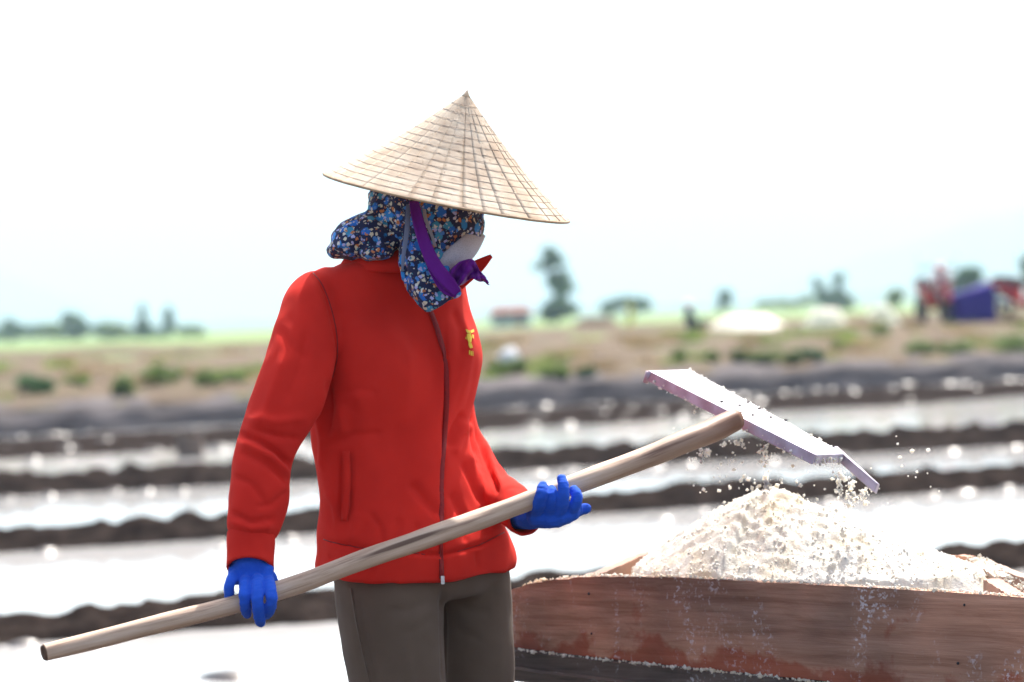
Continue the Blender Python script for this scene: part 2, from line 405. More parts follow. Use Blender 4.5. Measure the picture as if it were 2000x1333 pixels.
def salt_mat(name='coarse_salt', trans=0.36):
    m, nt, b = new_mat(name); v = coords(nt, 'Object')
    n = nd(nt, 'ShaderNodeTexNoise', Scale=14, Detail=6); nt.links.new(v, n.inputs['Vector'])
    r = ramp(nt, [(0.35, (0.82, 0.76, 0.635)), (0.5, (0.85, 0.81, 0.725)), (0.65, (0.83, 0.73, 0.555))]); nt.links.new(n.outputs[0], r.inputs[0])
    nt.links.new(r.outputs[0], b.inputs['Base Color']); b.inputs['Roughness'].default_value = 0.5
    n2 = nd(nt, 'ShaderNodeTexNoise', Scale=300, Detail=4); nt.links.new(v, n2.inputs['Vector']); bump(nt, b, n2.outputs[0], 0.6, 0.003)
    tr = nt.nodes.new('ShaderNodeBsdfTranslucent'); nt.links.new(r.outputs[0], tr.inputs[0])
    mx = nt.nodes.new('ShaderNodeMixShader'); mx.inputs[0].default_value = trans; out = nt.nodes['Material Output']
    nt.links.new(b.outputs[0], mx.inputs[1]); nt.links.new(tr.outputs[0], mx.inputs[2]); nt.links.new(mx.outputs[0], out.inputs[0])
    return m
M_salt = salt_mat(); M_wetsalt = salt_mat('wet_salt_clump', 0.12)
b_ = M_wetsalt.node_tree.nodes['Principled BSDF']; b_.inputs['Subsurface Weight'].default_value = 0.9; b_.inputs['Subsurface Radius'].default_value = (1.0, 0.9, 0.75); b_.inputs['Subsurface Scale'].default_value = 0.012

M_mud = noisy('wet_dark_mud', (0.012, 0.009, 0.008), (0.036, 0.027, 0.023), 6, 0.9, 0.7, 0.05, 14, spec=0.0)
M_bed = noisy('pan_bed_mud', (0.05, 0.042, 0.04), (0.10, 0.085, 0.078), 2.5, 0.35, 0.5, 0.03, 9, spec=0.5)
M_wet = noisy('wet_glint_clod', (0.03, 0.026, 0.025), (0.06, 0.05, 0.047), 6, 0.3, 0.0, spec=0.6)  # gloss for the mud domes added to make sun glints
def water_mat():
    m, nt, b = new_mat('brine'); v = coords(nt, 'Object')
    b.inputs['Base Color'].default_value = (0.50, 0.49, 0.48, 1); b.inputs['Roughness'].default_value = 0.06
    b.inputs['IOR'].default_value = 1.36; b.inputs['Specular IOR Level'].default_value = 0.6
    n = nd(nt, 'ShaderNodeTexNoise', Scale=7, Detail=3); nt.links.new(v, n.inputs['Vector']); bump(nt, b, n.outputs[0], 0.12, 0.02)
    return m
M_water = water_mat()
M_wall = noisy('grey_mud_wall', (0.06, 0.052, 0.053), (0.15, 0.132, 0.132), 2.2, 0.9, 0.8, 0.08, 6, stretch=(.6, .6, 2.5), spec=.1, lo=.3, hi=.7)
def bank_mat():
    m, nt, b = new_mat('dry_earth_bank'); v = coords(nt, 'Object', (1, 1, 2))
    n = nd(nt, 'ShaderNodeTexNoise', Scale=1.3, Detail=9, Roughness=0.72); nt.links.new(v, n.inputs['Vector'])
    r = ramp(nt, [(0.3, (0.035, 0.02, 0.012)), (0.43, (0.08, 0.05, 0.026)), (0.53, (0.125, 0.083, 0.046)), (0.62, (0.07, 0.083, 0.02))]); nt.links.new(n.outputs[0], r.inputs[0])
    nt.links.new(r.outputs[0], b.inputs['Base Color']); b.inputs['Roughness'].default_value = 0.95
    bump(nt, b, n.outputs[0], 0.8, 0.15); return m
M_bank = bank_mat()
def field_mat():
    m, nt, b = new_mat('green_field'); v = coords(nt, 'Object', (1, 1, 1))
    n = nd(nt, 'ShaderNodeTexNoise', Scale=0.035, Detail=5); nt.links.new(v, n.inputs['Vector'])
    r = ramp(nt, [(0.35, (0.09, 0.16, 0.025)), (0.5, (0.12, 0.21, 0.03)), (0.64, (0.14, 0.17, 0.045)), (0.72, (0.13, 0.105, 0.065))]); nt.links.new(n.outputs[0], r.inputs[0])
    nt.links.new(r.outputs[0], b.inputs['Base Color']); b.inputs['Roughness'].default_value = 0.9; return m
M_field = field_mat()
def leaf_mat(name, c1, c2):
    m, nt, b = new_mat(name); v = coords(nt, 'Object')
    n = nd(nt, 'ShaderNodeTexNoise', Scale=1.2, Detail=4); nt.links.new(v, n.inputs['Vector'])
    r = ramp(nt, [(0.35, c1), (0.65, c2)]); nt.links.new(n.outputs[0], r.inputs[0]); nt.links.new(r.outputs[0], b.inputs['Base Color'])
    b.inputs['Roughness'].default_value = 0.6
    tr = nt.nodes.new('ShaderNodeBsdfTranslucent'); nt.links.new(r.outputs[0], tr.inputs[0])
    mx = nt.nodes.new('ShaderNodeMixShader'); mx.inputs[0].default_value = 0.5; out = nt.nodes['Material Output']
    nt.links.new(b.outputs[0], mx.inputs[1]); nt.links.new(tr.outputs[0], mx.inputs[2]); nt.links.new(mx.outputs[0], out.inputs[0])
    return m
M_leaf = leaf_mat('tree_leaves', (0.045, 0.115, 0.04), (0.09, 0.175, 0.06))
M_leaf2 = leaf_mat('bright_leaves', (0.13, 0.20, 0.035), (0.20, 0.28, 0.06))
M_straw = leaf_mat('dry_grass', (0.22, 0.16, 0.08), (0.34, 0.26, 0.14))
M_bark = noisy('bark', (0.07, 0.05, 0.04), (0.14, 0.11, 0.09), 8, 0.9, 0.5)
M_hill = noisy('hill_woods', (0.05, 0.08, 0.05), (0.09, 0.12, 0.07), 0.01, 0.95, 0)
M_redpaint = noisy('red_bike_paint', (0.42, 0.018, 0.02), (0.5, 0.025, 0.025), 5, 0.25, 0, spec=0.6)
M_pale = noisy('pale_plastic', (0.6, 0.5, 0.48), (0.68, 0.58, 0.55), 5, 0.4, 0)
M_black = noisy('black_plastic', (0.015, 0.015, 0.017), (0.03, 0.03, 0.033), 10, 0.5, 0)
M_chrome = noisy('chrome', (0.7, 0.7, 0.72), (0.8, 0.8, 0.82), 5, 0.15, 0, metallic=1.0)
M_tarp = cloth('indigo_tarpaulin', (0.035, 0.02, 0.24), (0.05, 0.03, 0.33), 0.05, 60, 0.5)
M_navy = cloth('navy_work_clothes', (0.02, 0.025, 0.05), (0.035, 0.04, 0.08))
M_yellow = noisy('yellow_paint', (0.62, 0.45, 0.12), (0.7, 0.52, 0.16), 5, 0.7, 0.2)
M_roof = noisy('dark_red_roof', (0.14, 0.05, 0.045), (0.2, 0.07, 0.06), 3, 0.8, 0.2)
M_plaster = noisy('pale_blue_plaster', (0.4, 0.42, 0.55), (0.5, 0.52, 0.64), 2, 0.9, 0.2)
M_glass = noisy('dark_window', (0.02, 0.025, 0.03), (0.03, 0.035, 0.04), 2, 0.1, 0)
M_gold = noisy('yellow_embroidery', (0.68, 0.48, 0.03), (0.78, 0.6, 0.05), 300, 0.7, 0.3, 0.001)
M_plastic_bag = noisy('white_sack', (0.7, 0.7, 0.7), (0.8, 0.8, 0.8), 8, 0.6, 0.4)

# ================================================================== SETTING
WATER = -0.06
# dikes: Y at X=0, slope, half width, height
RIDGES = [(11.12, 0.27, 0.35, 0.10), (15.85, 0.30, 0.45, 0.125), (20.95, 0.16, 0.6, 0.165), (31.0, 0.48, 3.4, 0.08)]
WALL = (34.6, 0.45)
def plateau(s): return 0.6

# ground: one sheet to the horizon, stepped up behind the bank
gx = sorted(set([round(x, 3) for x in list(np.linspace(-60, 60, 61)) + list(np.geomspace(60, 3400, 14)) + list(-np.geomspace(60, 3400, 14))]))
gs = [-400, -120, -30, 0, 4, 6.4, 6.9, 7.6, 12, 20, 30, 34.2] + list(np.linspace(36, 60, 10)) + list(np.geomspace(64, 3600, 34))
gv = []; gf = []
for s_ in gs:
    for x in gx:
        z = 0.0 if s_ <= 6.5 else -0.13 if s_ < 35 else min(0.6, -0.13 + (s_ - 34.2) * 0.14)
        if s_ > 64: z = 0.6 + 0.12 * noise.noise(Vector((x * 0.01, s_ * 0.01, 0)))
        y = s_ + max(-34, min(34, x)) * 0.45 * min(1, max(0, (s_ - 6) / 28.0)) if s_ < 200 else s_
        gv.append((x, y, z))
n_ = len(gx)
for i in range(len(gs) - 1):
    for j in range(n_ - 1): gf.append((i * n_ + j, i * n_ + j + 1, (i + 1) * n_ + j + 1, (i + 1) * n_ + j))
g = mesh_obj('ground', gv, gf, None); tag(g, kind='structure')
g.data.materials.append(M_bed); g.data.materials.append(M_field)
g.data.polygons.foreach_set('material_index', [0 if gv[f[0]][1] < 42 and gv[f[0]][2] < 0.3 else 1 for f in gf])

# brine sheets between the dikes
edges = [(7.2, 0.15)] + [(r[0], r[1]) for r in RIDGES] + [WALL]
for a, b in zip(edges[:-1], edges[1:]):
    rows = []; v = []; f = []
    xs = np.linspace(-18, 18, 19)
    for k in (0, 1): v += [(x, (a[0] + a[1] * x) if k == 0 else (b[0] + b[1] * x), WATER) for x in xs]
    f = [(i, i + 1, 20 + i, 19 + i) for i in range(18)]
    o = mesh_obj('water', v, f, M_water); tag(o, kind='structure')
# mud dikes
for q, (y0, sl_, hw, h) in enumerate(RIDGES):
    v = []; f = []; nx = 800; ny = 18; xs = np.linspace(-16, 16, nx)
    for i in range(ny):
        t = -1 + 2 * i / (ny - 1)
        for x in xs:
            wv = 0.13 * noise.fractal(Vector((x * 1.1, q * 9.1, t * 0.5)), 1, 2, 4) + 0.09 * noise.fractal(Vector((x * 6, q * 3, 7 + t)), 1, 2, 3)
            wid = hw * (1 + 0.35 * noise.noise(Vector((x * 0.5, q * 5.0, 2))))
            y = y0 + sl_ * x + t * wid + wv * 0.55
            hh = h * (1 + 0.28 * noise.fractal(Vector((x * 1.2, t, q * 4.0)), 1, 2, 4) + 0.3 * noise.fractal(Vector((x * 6, t * 2, q * 4.0)), 1, 2, 3))
            z = WATER - 0.03 + (hh + 0.03) * max(0, 1 - abs(t) ** 1.7) + 0.035 * (1 - abs(t)) * noise.fractal(Vector((x * 7, y * 7, q)), 1, 2, 3)
            v.append((x, y, z))
    for i in range(ny - 1):
        for j in range(nx - 1): f.append((i * nx + j, i * nx + j + 1, (i + 1) * nx + j + 1, (i + 1) * nx + j))
    o = mesh_obj('mud_dike', v, f, M_mud); tag(o, kind='structure')
# retaining wall of grey mud and dry earth bank behind it
v = []; f = []; nx = 300; xs = np.linspace(-22, 22, nx)
prof = [(0, -0.14), (0.02, 0.02), (0.05, 0.08), (0.10, 0.15), (0.16, 0.22), (0.26, 0.27), (0.7, 0.36)]
for i, (dy, z) in enumerate(prof):
    for x in xs:
        v.append((x, WALL[0] + WALL[1] * x + dy + 0.12 * noise.fractal(Vector((x * 1.6, z * 5, 3)), 1, 2, 5), z + (0.05 * noise.fractal(Vector((x * 1.3, 5, z)), 1, 2, 3) if i else 0)))
for i in range(len(prof) - 1):
    for j in range(nx - 1): f.append((i * nx + j, i * nx + j + 1, (i + 1) * nx + j + 1, (i + 1) * nx + j))
tag(mesh_obj('mud_wall', v, f, M_wall), kind='structure')
v = []; f = []
bp = [(0.3, 0.27), (0.8, 0.36), (1.4, 0.44), (2.0, 0.52), (2.6, 0.60), (3.2, 0.66), (3.8, .71), (4.6, 0.76), (5.4, 0.79), (6.5, 0.81), (7.5, 0.81), (8.6, 0.79), (10, 0.72), (11.5, 0.64), (13, 0.5)]
def bank_z(dy): return float(np.interp(dy, [p[0] for p in bp], [p[1] for p in bp]))
def bank_y(x, dy): return WALL[0] + WALL[1] * x + dy
for i, (dy, z) in enumerate(bp):
    for x in xs:
        k = min(1, dy / 2)
        v.append((x, bank_y(x, dy), z + k * 0.13 * noise.fractal(Vector((x * 0.9, dy * 1.1, 11)), 1, 2, 6)))
for i in range(len(bp) - 1):
    for j in range(nx - 1): f.append((i * nx + j, i * nx + j + 1, (i + 1) * nx + j + 1, (i + 1) * nx + j))
tag(mesh_obj('earth_bank', v, f, M_bank), kind='structure')
# a second low dike behind, on the far plateau
def low_dike(name, y0, sl_, w, h, mat, x0, x1):
    v = []; f = []; xs = np.linspace(x0, x1, 120)
    for i in range(9):
        t = -1 + i / 4
        for x in xs: v.append((x, y0 + sl_ * x + t * w, 0.55 + h * (1 - t * t) * (1 + 0.4 * noise.fractal(Vector((x * 0.3, t, y0)), 1, 2, 3))))
    for i in range(8):
        for j in range(119): f.append((i * 120 + j, i * 120 + j + 1, (i + 1) * 120 + j + 1, (i + 1) * 120 + j))
    return tag(mesh_obj(name, v, f, mat), kind='structure')
low_dike('earth_dike', 74, 0.3, 2.5, 0.28, M_bank, -22, 30)
low_dike('earth_dike', 96, 0.3, 2.0, 0.22, M_bank, -4, 40)

# distant hills
def hills(D, prof, seed):
    v = []; f = []; px = np.linspace(-400, 2400, 160); ys = np.interp(px, [p[0] for p in prof], [p[1] for p in prof])
    for k in range(6):
        for x, y in zip(px, ys):
            top = P(x, y + 5 * noise.fractal(Vector((x * 0.012, seed, 0)), 1, 2, 4), D)
            t = k / 5.0; b = P(x, horizon(x), D)
            hz = max(2, top.z)
            v.append((top.x, top.y + (1 - t) * (-250) if t < 1 else top.y, -1 + (hz + 1) * math.sin(t * math.pi / 2)))
    for x, y in zip(px, ys):
        b = P(x, y, D); v.append((b.x, b.y + 300, -1))
    n = len(px)
    for k in range(6):
        for j in range(n - 1): f.append((k * n + j, k * n + j + 1, (k + 1) * n + j + 1, (k + 1) * n + j))
    tag(mesh_obj('hills', v, f, M_hill), kind='structure')
hills(1500, [(-400, 560), (0, 628), (250, 636), (520, 628), (900, 612), (1200, 600), (1500, 590), (1700, 570), (2000, 545), (2400, 520)], 3)
hills(2900, [(-400, 430), (0, 530), (120, 575), (260, 610), (600, 625), (1000, 606), (1400, 590), (1700, 500), (1900, 430), (2100, 390), (2400, 400)], 8)

# ================================================================== FIGURE
TH = math.radians(40)                     # the body is turned 40 degrees to the picture's right
LAT = Vector((math.cos(TH), math.sin(TH), 0)); FOR = Vector((math.sin(TH), -math.cos(TH), 0))
person = empty('person', (on_z(850, 2035, 0.0)))
person.location = P(840, 1200, 4.18); person.location.z = 0
tag(person, 'woman in red zip jacket, blue gloves and floral headscarf, holding a long rake', 'person')

def torso_ring(y, L, R, r, D, n=40, pitch=0.0, grow=1.0, p=2.25, bust=0.0):
    e = (R - L) / 2 * D / F * grow
    a = e / math.sqrt(math.cos(TH) ** 2 + (r * math.sin(TH)) ** 2); b = a * r
    c = P((L + R) / 2, y, D); out = []
    for j in range(n):
        t = 2 * math.pi * j / n; cx, sx = math.cos(t), math.sin(t)
        u = a * abs(cx) ** (2 / p) * (1 if cx > 0 else -1); w = b * abs(sx) ** (2 / p) * (1 if sx > 0 else -1)
        if bust and sx > 0: w += bust * sx * math.exp(-((abs(u) / a - 0.42) / 0.33) ** 2)
        out.append(c + LAT * u + FOR * w + Vector((0, 0, -pitch * w)))
    return out
TOR = [(492, 705, 868, .85, 4.19, 0, 0), (508, 668, 888, .72, 4.2, 0, 0), (528, 628, 900, .62, 4.2, 0, 0), (560, 606, 908, .58, 4.2, 0, 0),
       (620, 604, 921, .58, 4.2, 0, .006), (680, 610, 935, .60, 4.19, 0, .018), (730, 615, 934, .62, 4.19, 0, .018), (790, 614, 921, .64, 4.18, 0, .005),
       (850, 612, 914, .65, 4.18, 0, 0), (920, 622, 928, .65, 4.18, .02, 0), (980, 628, 950, .65, 4.18, .05, 0), (1030, 628, 978, .65, 4.18, .07, 0),
       (1070, 630, 994, .66, 4.18, .10, 0), (1100, 628, 1000, .66, 4.18, .12, 0), (1110, 628, 1000, .66, 4.18, .12, 0)]
jk = MB()
rs = spline(TOR, 60)
jk.loft([torso_ring(q[0], q[1], q[2], q[3], q[4], pitch=q[5], bust=max(0, q[6])) for q in rs])
SLEEVE_R = [(650, 560, 4.14, 40), (612, 588, 4.10, 56), (598, 650, 4.06, 63), (574, 740, 4.02, 69), (531, 840, 3.98, 64), (513, 900, 3.96, 59), (507, 960, 3.94, 57), (495, 1025, 3.91, 51), (491, 1048, 3.905, 44)]
px_tube(jk, SLEEVE_R, 40, 24)
SLEEVE_L = [(868, 560, 4.28, 36), (866, 640, 4.33, 50), (862, 740, 4.36, 56), (884, 840, 4.36, 54), (922, 905, 4.32, 48), (966, 952, 4.25, 42), (998, 985, 4.17, 40), (1010, 1000, 4.14, 36)]
px_tube(jk, SLEEVE_L, 40, 24)
for c, r in (((640, 562, 4.13), 44), ((612, 590, 4.10), 54), ((868, 575, 4.26), 44)):
    jk.ball(P(*c), r * c[2] / F, 20, 14)
me = jk.remesh(0.0045, 14, 0.5)
folds(me, [
    ([(613, 532), (638, 572), (654, 630), (660, 690), (650, 740)], 3.5, -0.0035), ([(600, 540), (625, 585), (641, 640), (645, 690)], 9, 0.0025),
    ([(640, 740), (646, 800), (640, 850)], 8, -0.006), ([(665, 790), (672, 850)], 9, 0.004), ([(622, 800), (630, 860), (628, 920)], 7, 0.003),
    ([(461, 845), (500, 858), (542, 883), (575, 914)], 6, -0.0065), ([(486, 836), (540, 850), (590, 858)], 6, -0.004), ([(470, 880), (520, 905), (560, 945)], 8, -0.0045),
    ([(480, 815), (540, 825), (600, 815)], 10, 0.0035), ([(455, 930), (490, 945), (520, 985)], 7, -0.003), ([(468, 862), (530, 895), (565, 930)], 7, 0.004),
    ([(452, 1000), (490, 1020), (538, 1012)], 5, -0.003), ([(448, 1020), (490, 1034), (535, 1028)], 6, 0.003), ([(560, 690), (530, 770), (500, 850)], 12, 0.003),
    ([(600, 640), (585, 720), (560, 790)], 12, -0.003),
    ([(874, 873), (892, 840), (912, 806)], 8, -0.005), ([(888, 890), (905, 850), (920, 826)], 9, 0.004), ([(930, 832), (950, 890), (972, 965)], 6, -0.006),
    ([(905, 900), (925, 940), (945, 985)], 7, -0.004), ([(945, 860), (963, 910), (978, 950)], 6, 0.004), ([(918, 880), (938, 930), (958, 985)], 7, 0.004),
    ([(800, 940), (835, 985), (862, 1010)], 11, -0.005), ([(880, 960), (905, 1010), (925, 1040)], 10, -0.004), ([(780, 700), (740, 760), (690, 800)], 22, 0.004),
    ([(668, 885), (667, 950), (664, 1022)], 3.5, -0.0035), ([(686, 880), (686, 950), (682, 1015)], 3.5, -0.003), ([(677, 882), (676, 1018)], 4, 0.002),
    ([(630, 1052), (660, 1062), (740, 1076), (862, 1084), (940, 1064), (990, 1035)], 3.5, -0.004), ([(700, 1000), (690, 1060)], 10, 0.004), ([(780, 1010), (770, 1068)], 9, -0.003),
    ([(738, 560), (800, 640), (846, 720)], 26, -0.004), ([(700, 620), (690, 720), (700, 800)], 26, 0.004),
    ([(640, 870), (690, 850), (750, 846)], 7, -0.003), ([(636, 960), (655, 985), (662, 1030)], 6, 0.003), ([(720, 1000), (742, 1030), (748, 1066)], 6, -0.003), ([(812, 1020), (820, 1050), (818, 1078)], 5, -0.0025),
    ([(905, 1000), (912, 1030), (908, 1062)], 6, -0.003), ([(940, 990), (952, 1020), (950, 1048)], 6, -0.003), ([(665, 770), (700, 760), (740, 770)], 8, -0.0025), ([(560, 960), (530, 985), (500, 990)], 6, -0.003),
    ([(880, 600), (900, 640), (905, 700)], 10, -0.003), ([(545, 640), (570, 680), (610, 700)], 9, -0.002), ([(640, 1085), (660, 1110)], 4, -0.002), ([(720, 1090), (728, 1125)], 4, -0.002), ([(930, 1080), (936, 1110)], 4, -0.002),
    ([(868, 630), (872, 720), (868, 850), (862, 960), (864, 1130)], 4, -0.0025)],
    0.0075, 8, (1, 1, .7), 1.7)
jacket = obj_from('jacket', me, M_red, person)
jt = bvh(me)
# collar
mb = MB()
cr = []
for (y, L, R, D) in ((484, 700, 872, 4.17), (506, 676, 892, 4.175), (524, 664, 902, 4.18)):
    cr.append(torso_ring(y, L, R, .86, D, n=48, p=2.0, pitch=.12))
rows = [[r_[(k + 24 + 8) % 48] for k in range(0, 44)] for r_ in cr]
mb.sheet(rows, 0.006); mb.build('collar', M_red, jacket)
mb = MB(); ribbon(mb, [(893, 552, 4.10, 16), (915, 534, 4.11, 15), (938, 517, 4.115, 11), (960, 500, 4.12, 3)], 0.004, 16, 5, 0.3); mb.build('collar', M_red, jacket)
# cuffs
def cuff(pts, mat, parent, lift=0):
    mb = MB(); q = spline(pts, 10)
    w = [P(*p[:3]) for p in q]; r = [p[3] * p[2] / F for p in q]
    t = (w[-1] - w[0]).normalized(); x = t.orthogonal().normalized(); y = t.cross(x); rings = []
    for i in range(10):
        rings.append([w[i] + (x * math.cos(a) + y * math.sin(a)) * r[i] * (1 + 0.012 * math.sin(9 * a + i)) for a in np.linspace(0, 2 * math.pi, 40, endpoint=False)])
        rings[-1] = [c + Vector((0, 0, lift * (i / 9) ** 2 * (c - w[i]).normalized().dot(-FW))) for c in rings[-1]]
    for i in range(9, -1, -3):
        rings.append([c + (w[i] - c).normalized() * 0.004 for c in rings[i]])
    mb.loft(rings, False); return mb.build('cuff', mat, parent)
cuff([(491, 1040, 3.907, 47), (490, 1062, 3.90, 47), (489, 1088, 3.895, 46), (489, 1111, 3.89, 46.5)], M_red, jacket, .012)
cuff([(1002, 990, 4.155, 39), (1015, 1003, 4.125, 38), (1027, 1012, 4.10, 37)], M_red, jacket)
# zip: tape, teeth and slider pull
zp = [(838, 604), (852, 640), (866, 690), (872, 740), (871, 800), (866, 870), (861, 940), (862, 1000), (860, 1060), (862, 1140)]
def on_cloth_strip(name, line, hw, mat, parent, n=60, off=0.002, th=0.0015, tree=jt):
    c = []
    for q in spline(line, n):
        p, nr = hit(tree, q[0], q[1], off)
        if p is not None: c.append((p, nr))
    rows = []
    for i in range(len(c)):
        t = (c[min(i + 1, len(c) - 1)][0] - c[max(i - 1, 0)][0]).normalized(); s = t.cross(c[i][1]).normalized()
        rows.append([c[i][0] + s * hw * k for k in (-1, 0, 1)])
    mb = MB(); mb.sheet(rows, th); return mb.build(name, mat, parent)
zipper = on_cloth_strip('zipper', zp, 0.0045, M_zip, jacket, 70)
mb = MB(); p, nr = hit(jt, 862, 1128, 0.004)
if p: mb.box(p + Vector((0, 0, -.004)), (.006, .004, .014)); mb.build('zip_pull', M_chrome, zipper, False)
on_cloth_strip('pocket', [(676, 882), (677, 950), (673, 1018)], 0.0065, M_red, jacket, 20, 0.0012, 0.002)
for ln_ in ([(611, 533), (630, 558), (646, 600), (657, 650), (659, 695), (650, 738)], [(632, 1054), (660, 1062), (740, 1076), (830, 1083)], [(894, 1078), (940, 1063), (985, 1040)]):
    on_cloth_strip('seam', ln_, 0.0009, M_zip, jacket, 40, 0.0004, 0.0008)
# chest emblem: embroidered yellow crest with a line of letters under it
def patch(mb, poly, off=0.0016):
    v = [hit(jt, x, y, off)[0] for x, y in poly]
    if all(q is not None for q in v): mb.add(v, [tuple(range(len(v)))])
mb = MB()
for poly in ([(902, 641), (912, 645), (914, 651), (906, 650)], [(913, 645), (921, 641), (922, 647), (915, 650)], [(905, 652), (914, 651), (917, 660), (915, 671), (908, 668), (906, 660)],
             [(909, 669), (916, 672), (919, 681), (913, 683), (909, 677)], [(917, 652), (921, 654), (921, 662), (918, 660)], [(904, 656), (905, 664), (902, 662)],
             [(910, 687), (913, 687), (913, 696), (910, 696)], [(914, 689), (917, 688), (917, 698), (914, 698)], [(918, 688), (920, 689), (920, 699), (918, 698)]):
    patch(mb, [(909 + (x - 909) * .82 + 5, 668 + (y - 668) * .9) for x, y in poly])
if mb.v: mb.build('emblem', M_gold, jacket, False)

# trousers
tr = MB()
tr.loft([torso_ring(y, L, R, .66, 4.18, pitch=.08) for y, L, R in ((1040, 648, 965), (1100, 650, 980), (1130, 668, 975), (1160, 700, 955))])
LEG_R = [(752, 1090, 4.14, 98), (754, 1130, 4.13, 101), (759, 1170, 4.12, 104), (766, 1230, 4.11, 103), (776, 1333, 4.10, 95), (790, 1450, 4.09, 78), (796, 1560, 4.10, 70), (800, 1700, 4.12, 66), (802, 1960, 4.14, 52)]
LEG_L = [(905, 1090, 4.24, 86), (912, 1130, 4.245, 86), (920, 1180, 4.25, 83), (927, 1260, 4.24, 78), (929, 1333, 4.24, 75), (933, 1450, 4.23, 68), (938, 1560, 4.24, 62), (942, 1700, 4.26, 60), (945, 1950, 4.28, 48)]
px_tube(tr, LEG_R, 40, 24); px_tube(tr, LEG_L, 40, 24)
me = tr.remesh(0.0065, 6, 0.5)
folds(me, [([(864, 1150), (866, 1240), (866, 1340)], 5, -0.008), ([(690, 1150), (705, 1230), (728, 1340)], 4, 0.0035), ([(696, 1150), (712, 1230), (736, 1340)], 4, -0.003),
           ([(850, 1170), (800, 1190), (750, 1195)], 9, -0.004), ([(860, 1200), (820, 1228), (780, 1240)], 9, -0.003), ([(880, 1170), (920, 1195), (960, 1195)], 8, -0.004),
           ([(890, 1230), (940, 1250)], 8, -0.003), ([(790, 1250), (800, 1340)], 12, 0.003)], 0.003, 9)
trou = obj_from('trousers', me, M_brown, person); tt_ = bvh(me)
on_cloth_strip('side_seam', [(686, 1150), (700, 1230), (724, 1340)], 0.0016, M_brown, trou, 30, 0.0012, 0.0015, tt_)
# boots (below the frame)
for (px, py, D) in ((802, 1960, 4.14), (945, 1950, 4.28)):
    top = P(px, py - 160, D); ank = P(px, py, D); ank.z = 0.09; top.z = 0.30
    mb = MB(); mb.capsule([top, ank], [0.05, 0.042], 16)
    mb.capsule([ank + Vector((0, 0, -.045)) - FOR * .04, ank + FOR * .08 + Vector((0, 0, -.05)), ank + FOR * .16 + Vector((0, 0, -.055))], [.045, .04, .035], 16)
    me = mb.remesh(0.006, 5)
    obj_from('boot', me, M_rubber, person)

# ---- hands
def hand_mesh(chains, voxel=0.0017, it=5, k=1.0):
    mb = MB()
    for ch in chains:
        q = spline(ch, max(len(ch), 3 * len(ch) - 2)); px_tube(mb, [(a[0], a[1], a[2], a[3] * k) for a in q], 0, 14, True)
    return mb if voxel is None else mb.remesh(voxel, it)
HAND_R = [  # her right hand closes over the pole from above (px, py, D, r)
    [(490, 1098, 3.895, 36), (490, 1122, 3.892, 30)], [(462, 1112, 3.895, 17), (462, 1128, 3.893, 16)], [(518, 1112, 3.885, 17), (517, 1132, 3.88, 16)],
    [(470, 1118, 3.89, 18), (490, 1130, 3.884, 18), (512, 1134, 3.878, 17)],
    [(462, 1122, 3.888, 14), (452, 1134, 3.862, 11.5), (447, 1150, 3.846, 10.5), (448, 1166, 3.852, 10)],            # little finger
    [(480, 1126, 3.886, 14), (479, 1139, 3.848, 12), (478, 1166, 3.824, 11.5), (480, 1190, 3.836, 11), (483, 1200, 3.856, 9)],
    [(503, 1128, 3.884, 14), (503, 1140, 3.842, 12.5), (503, 1172, 3.818, 12), (506, 1202, 3.828, 11.5), (509, 1217, 3.845, 9.5)],
    [(522, 1130, 3.884, 13), (526, 1145, 3.842, 12.5), (531, 1168, 3.820, 11.5), (527, 1190, 3.832, 11), (521, 1202, 3.852, 9.5)],
    [(520, 1120, 3.905, 15), (532, 1140, 3.91, 13), (526, 1166, 3.918, 12), (512, 1188, 3.918, 11)]]                 # thumb behind the pole
HAND_L = [  # her left hand carries the pole palm up
    [(1016, 1004, 4.13, 30), (1038, 1006, 4.09, 29)], [(1040, 1004, 4.085, 28), (1072, 1008, 4.07, 25), (1105, 1002, 4.065, 22), (1122, 995, 4.065, 17)],
    [(1050, 1008, 4.055, 23), (1085, 1010, 4.045, 22), (1115, 1000, 4.045, 19)],
    [(1048, 1004, 4.04, 15), (1053, 984, 4.015, 13.5), (1058, 964, 4.005, 12), (1060, 950, 4.02, 10.5)],
    [(1072, 1008, 4.035, 14), (1077, 988, 4.018, 12), (1079, 968, 4.010, 11), (1077, 957, 4.025, 9.5)],
    [(1092, 1004, 4.03, 14), (1099, 980, 4.012, 13), (1101, 955, 4.006, 11.5), (1097, 936, 4.018, 10)],
    [(1114, 1000, 4.035, 14), (1124, 984, 4.022, 12.5), (1127, 968, 4.022, 11.5), (1121, 958, 4.034, 10)],
    [(1105, 1000, 4.075, 15), (1130, 998, 4.085, 12), (1145, 994, 4.09, 10.5)]]
HAND_R = [ch if k in (0, 1, 2, 3, 8) else [(a, b_, c + (.011 if c < 3.86 else 0), d) for a, b_, c, d in ch] for k, ch in enumerate(HAND_R)]
HAND_L = [ch if k in (0, 1, 2, 7) else [(a, b_, c + .008, d) for a, b_, c, d in ch] for k, ch in enumerate(HAND_L)]
for hd in (HAND_R, HAND_L):
    me = hand_mesh(hd, 0.0016, 4); co, no = mesh_np(me)
    d_ = 0.0011 * fbm(co, 95, 2) + 0.00016 * np.sin(co[:, 2] * 1300 + 3 * fbm(co, 40, 1))
    co = co + no * d_[:, None]; me.vertices.foreach_set('co', co.ravel()); me.update()
    obj_from('glove', me, M_blue, person)

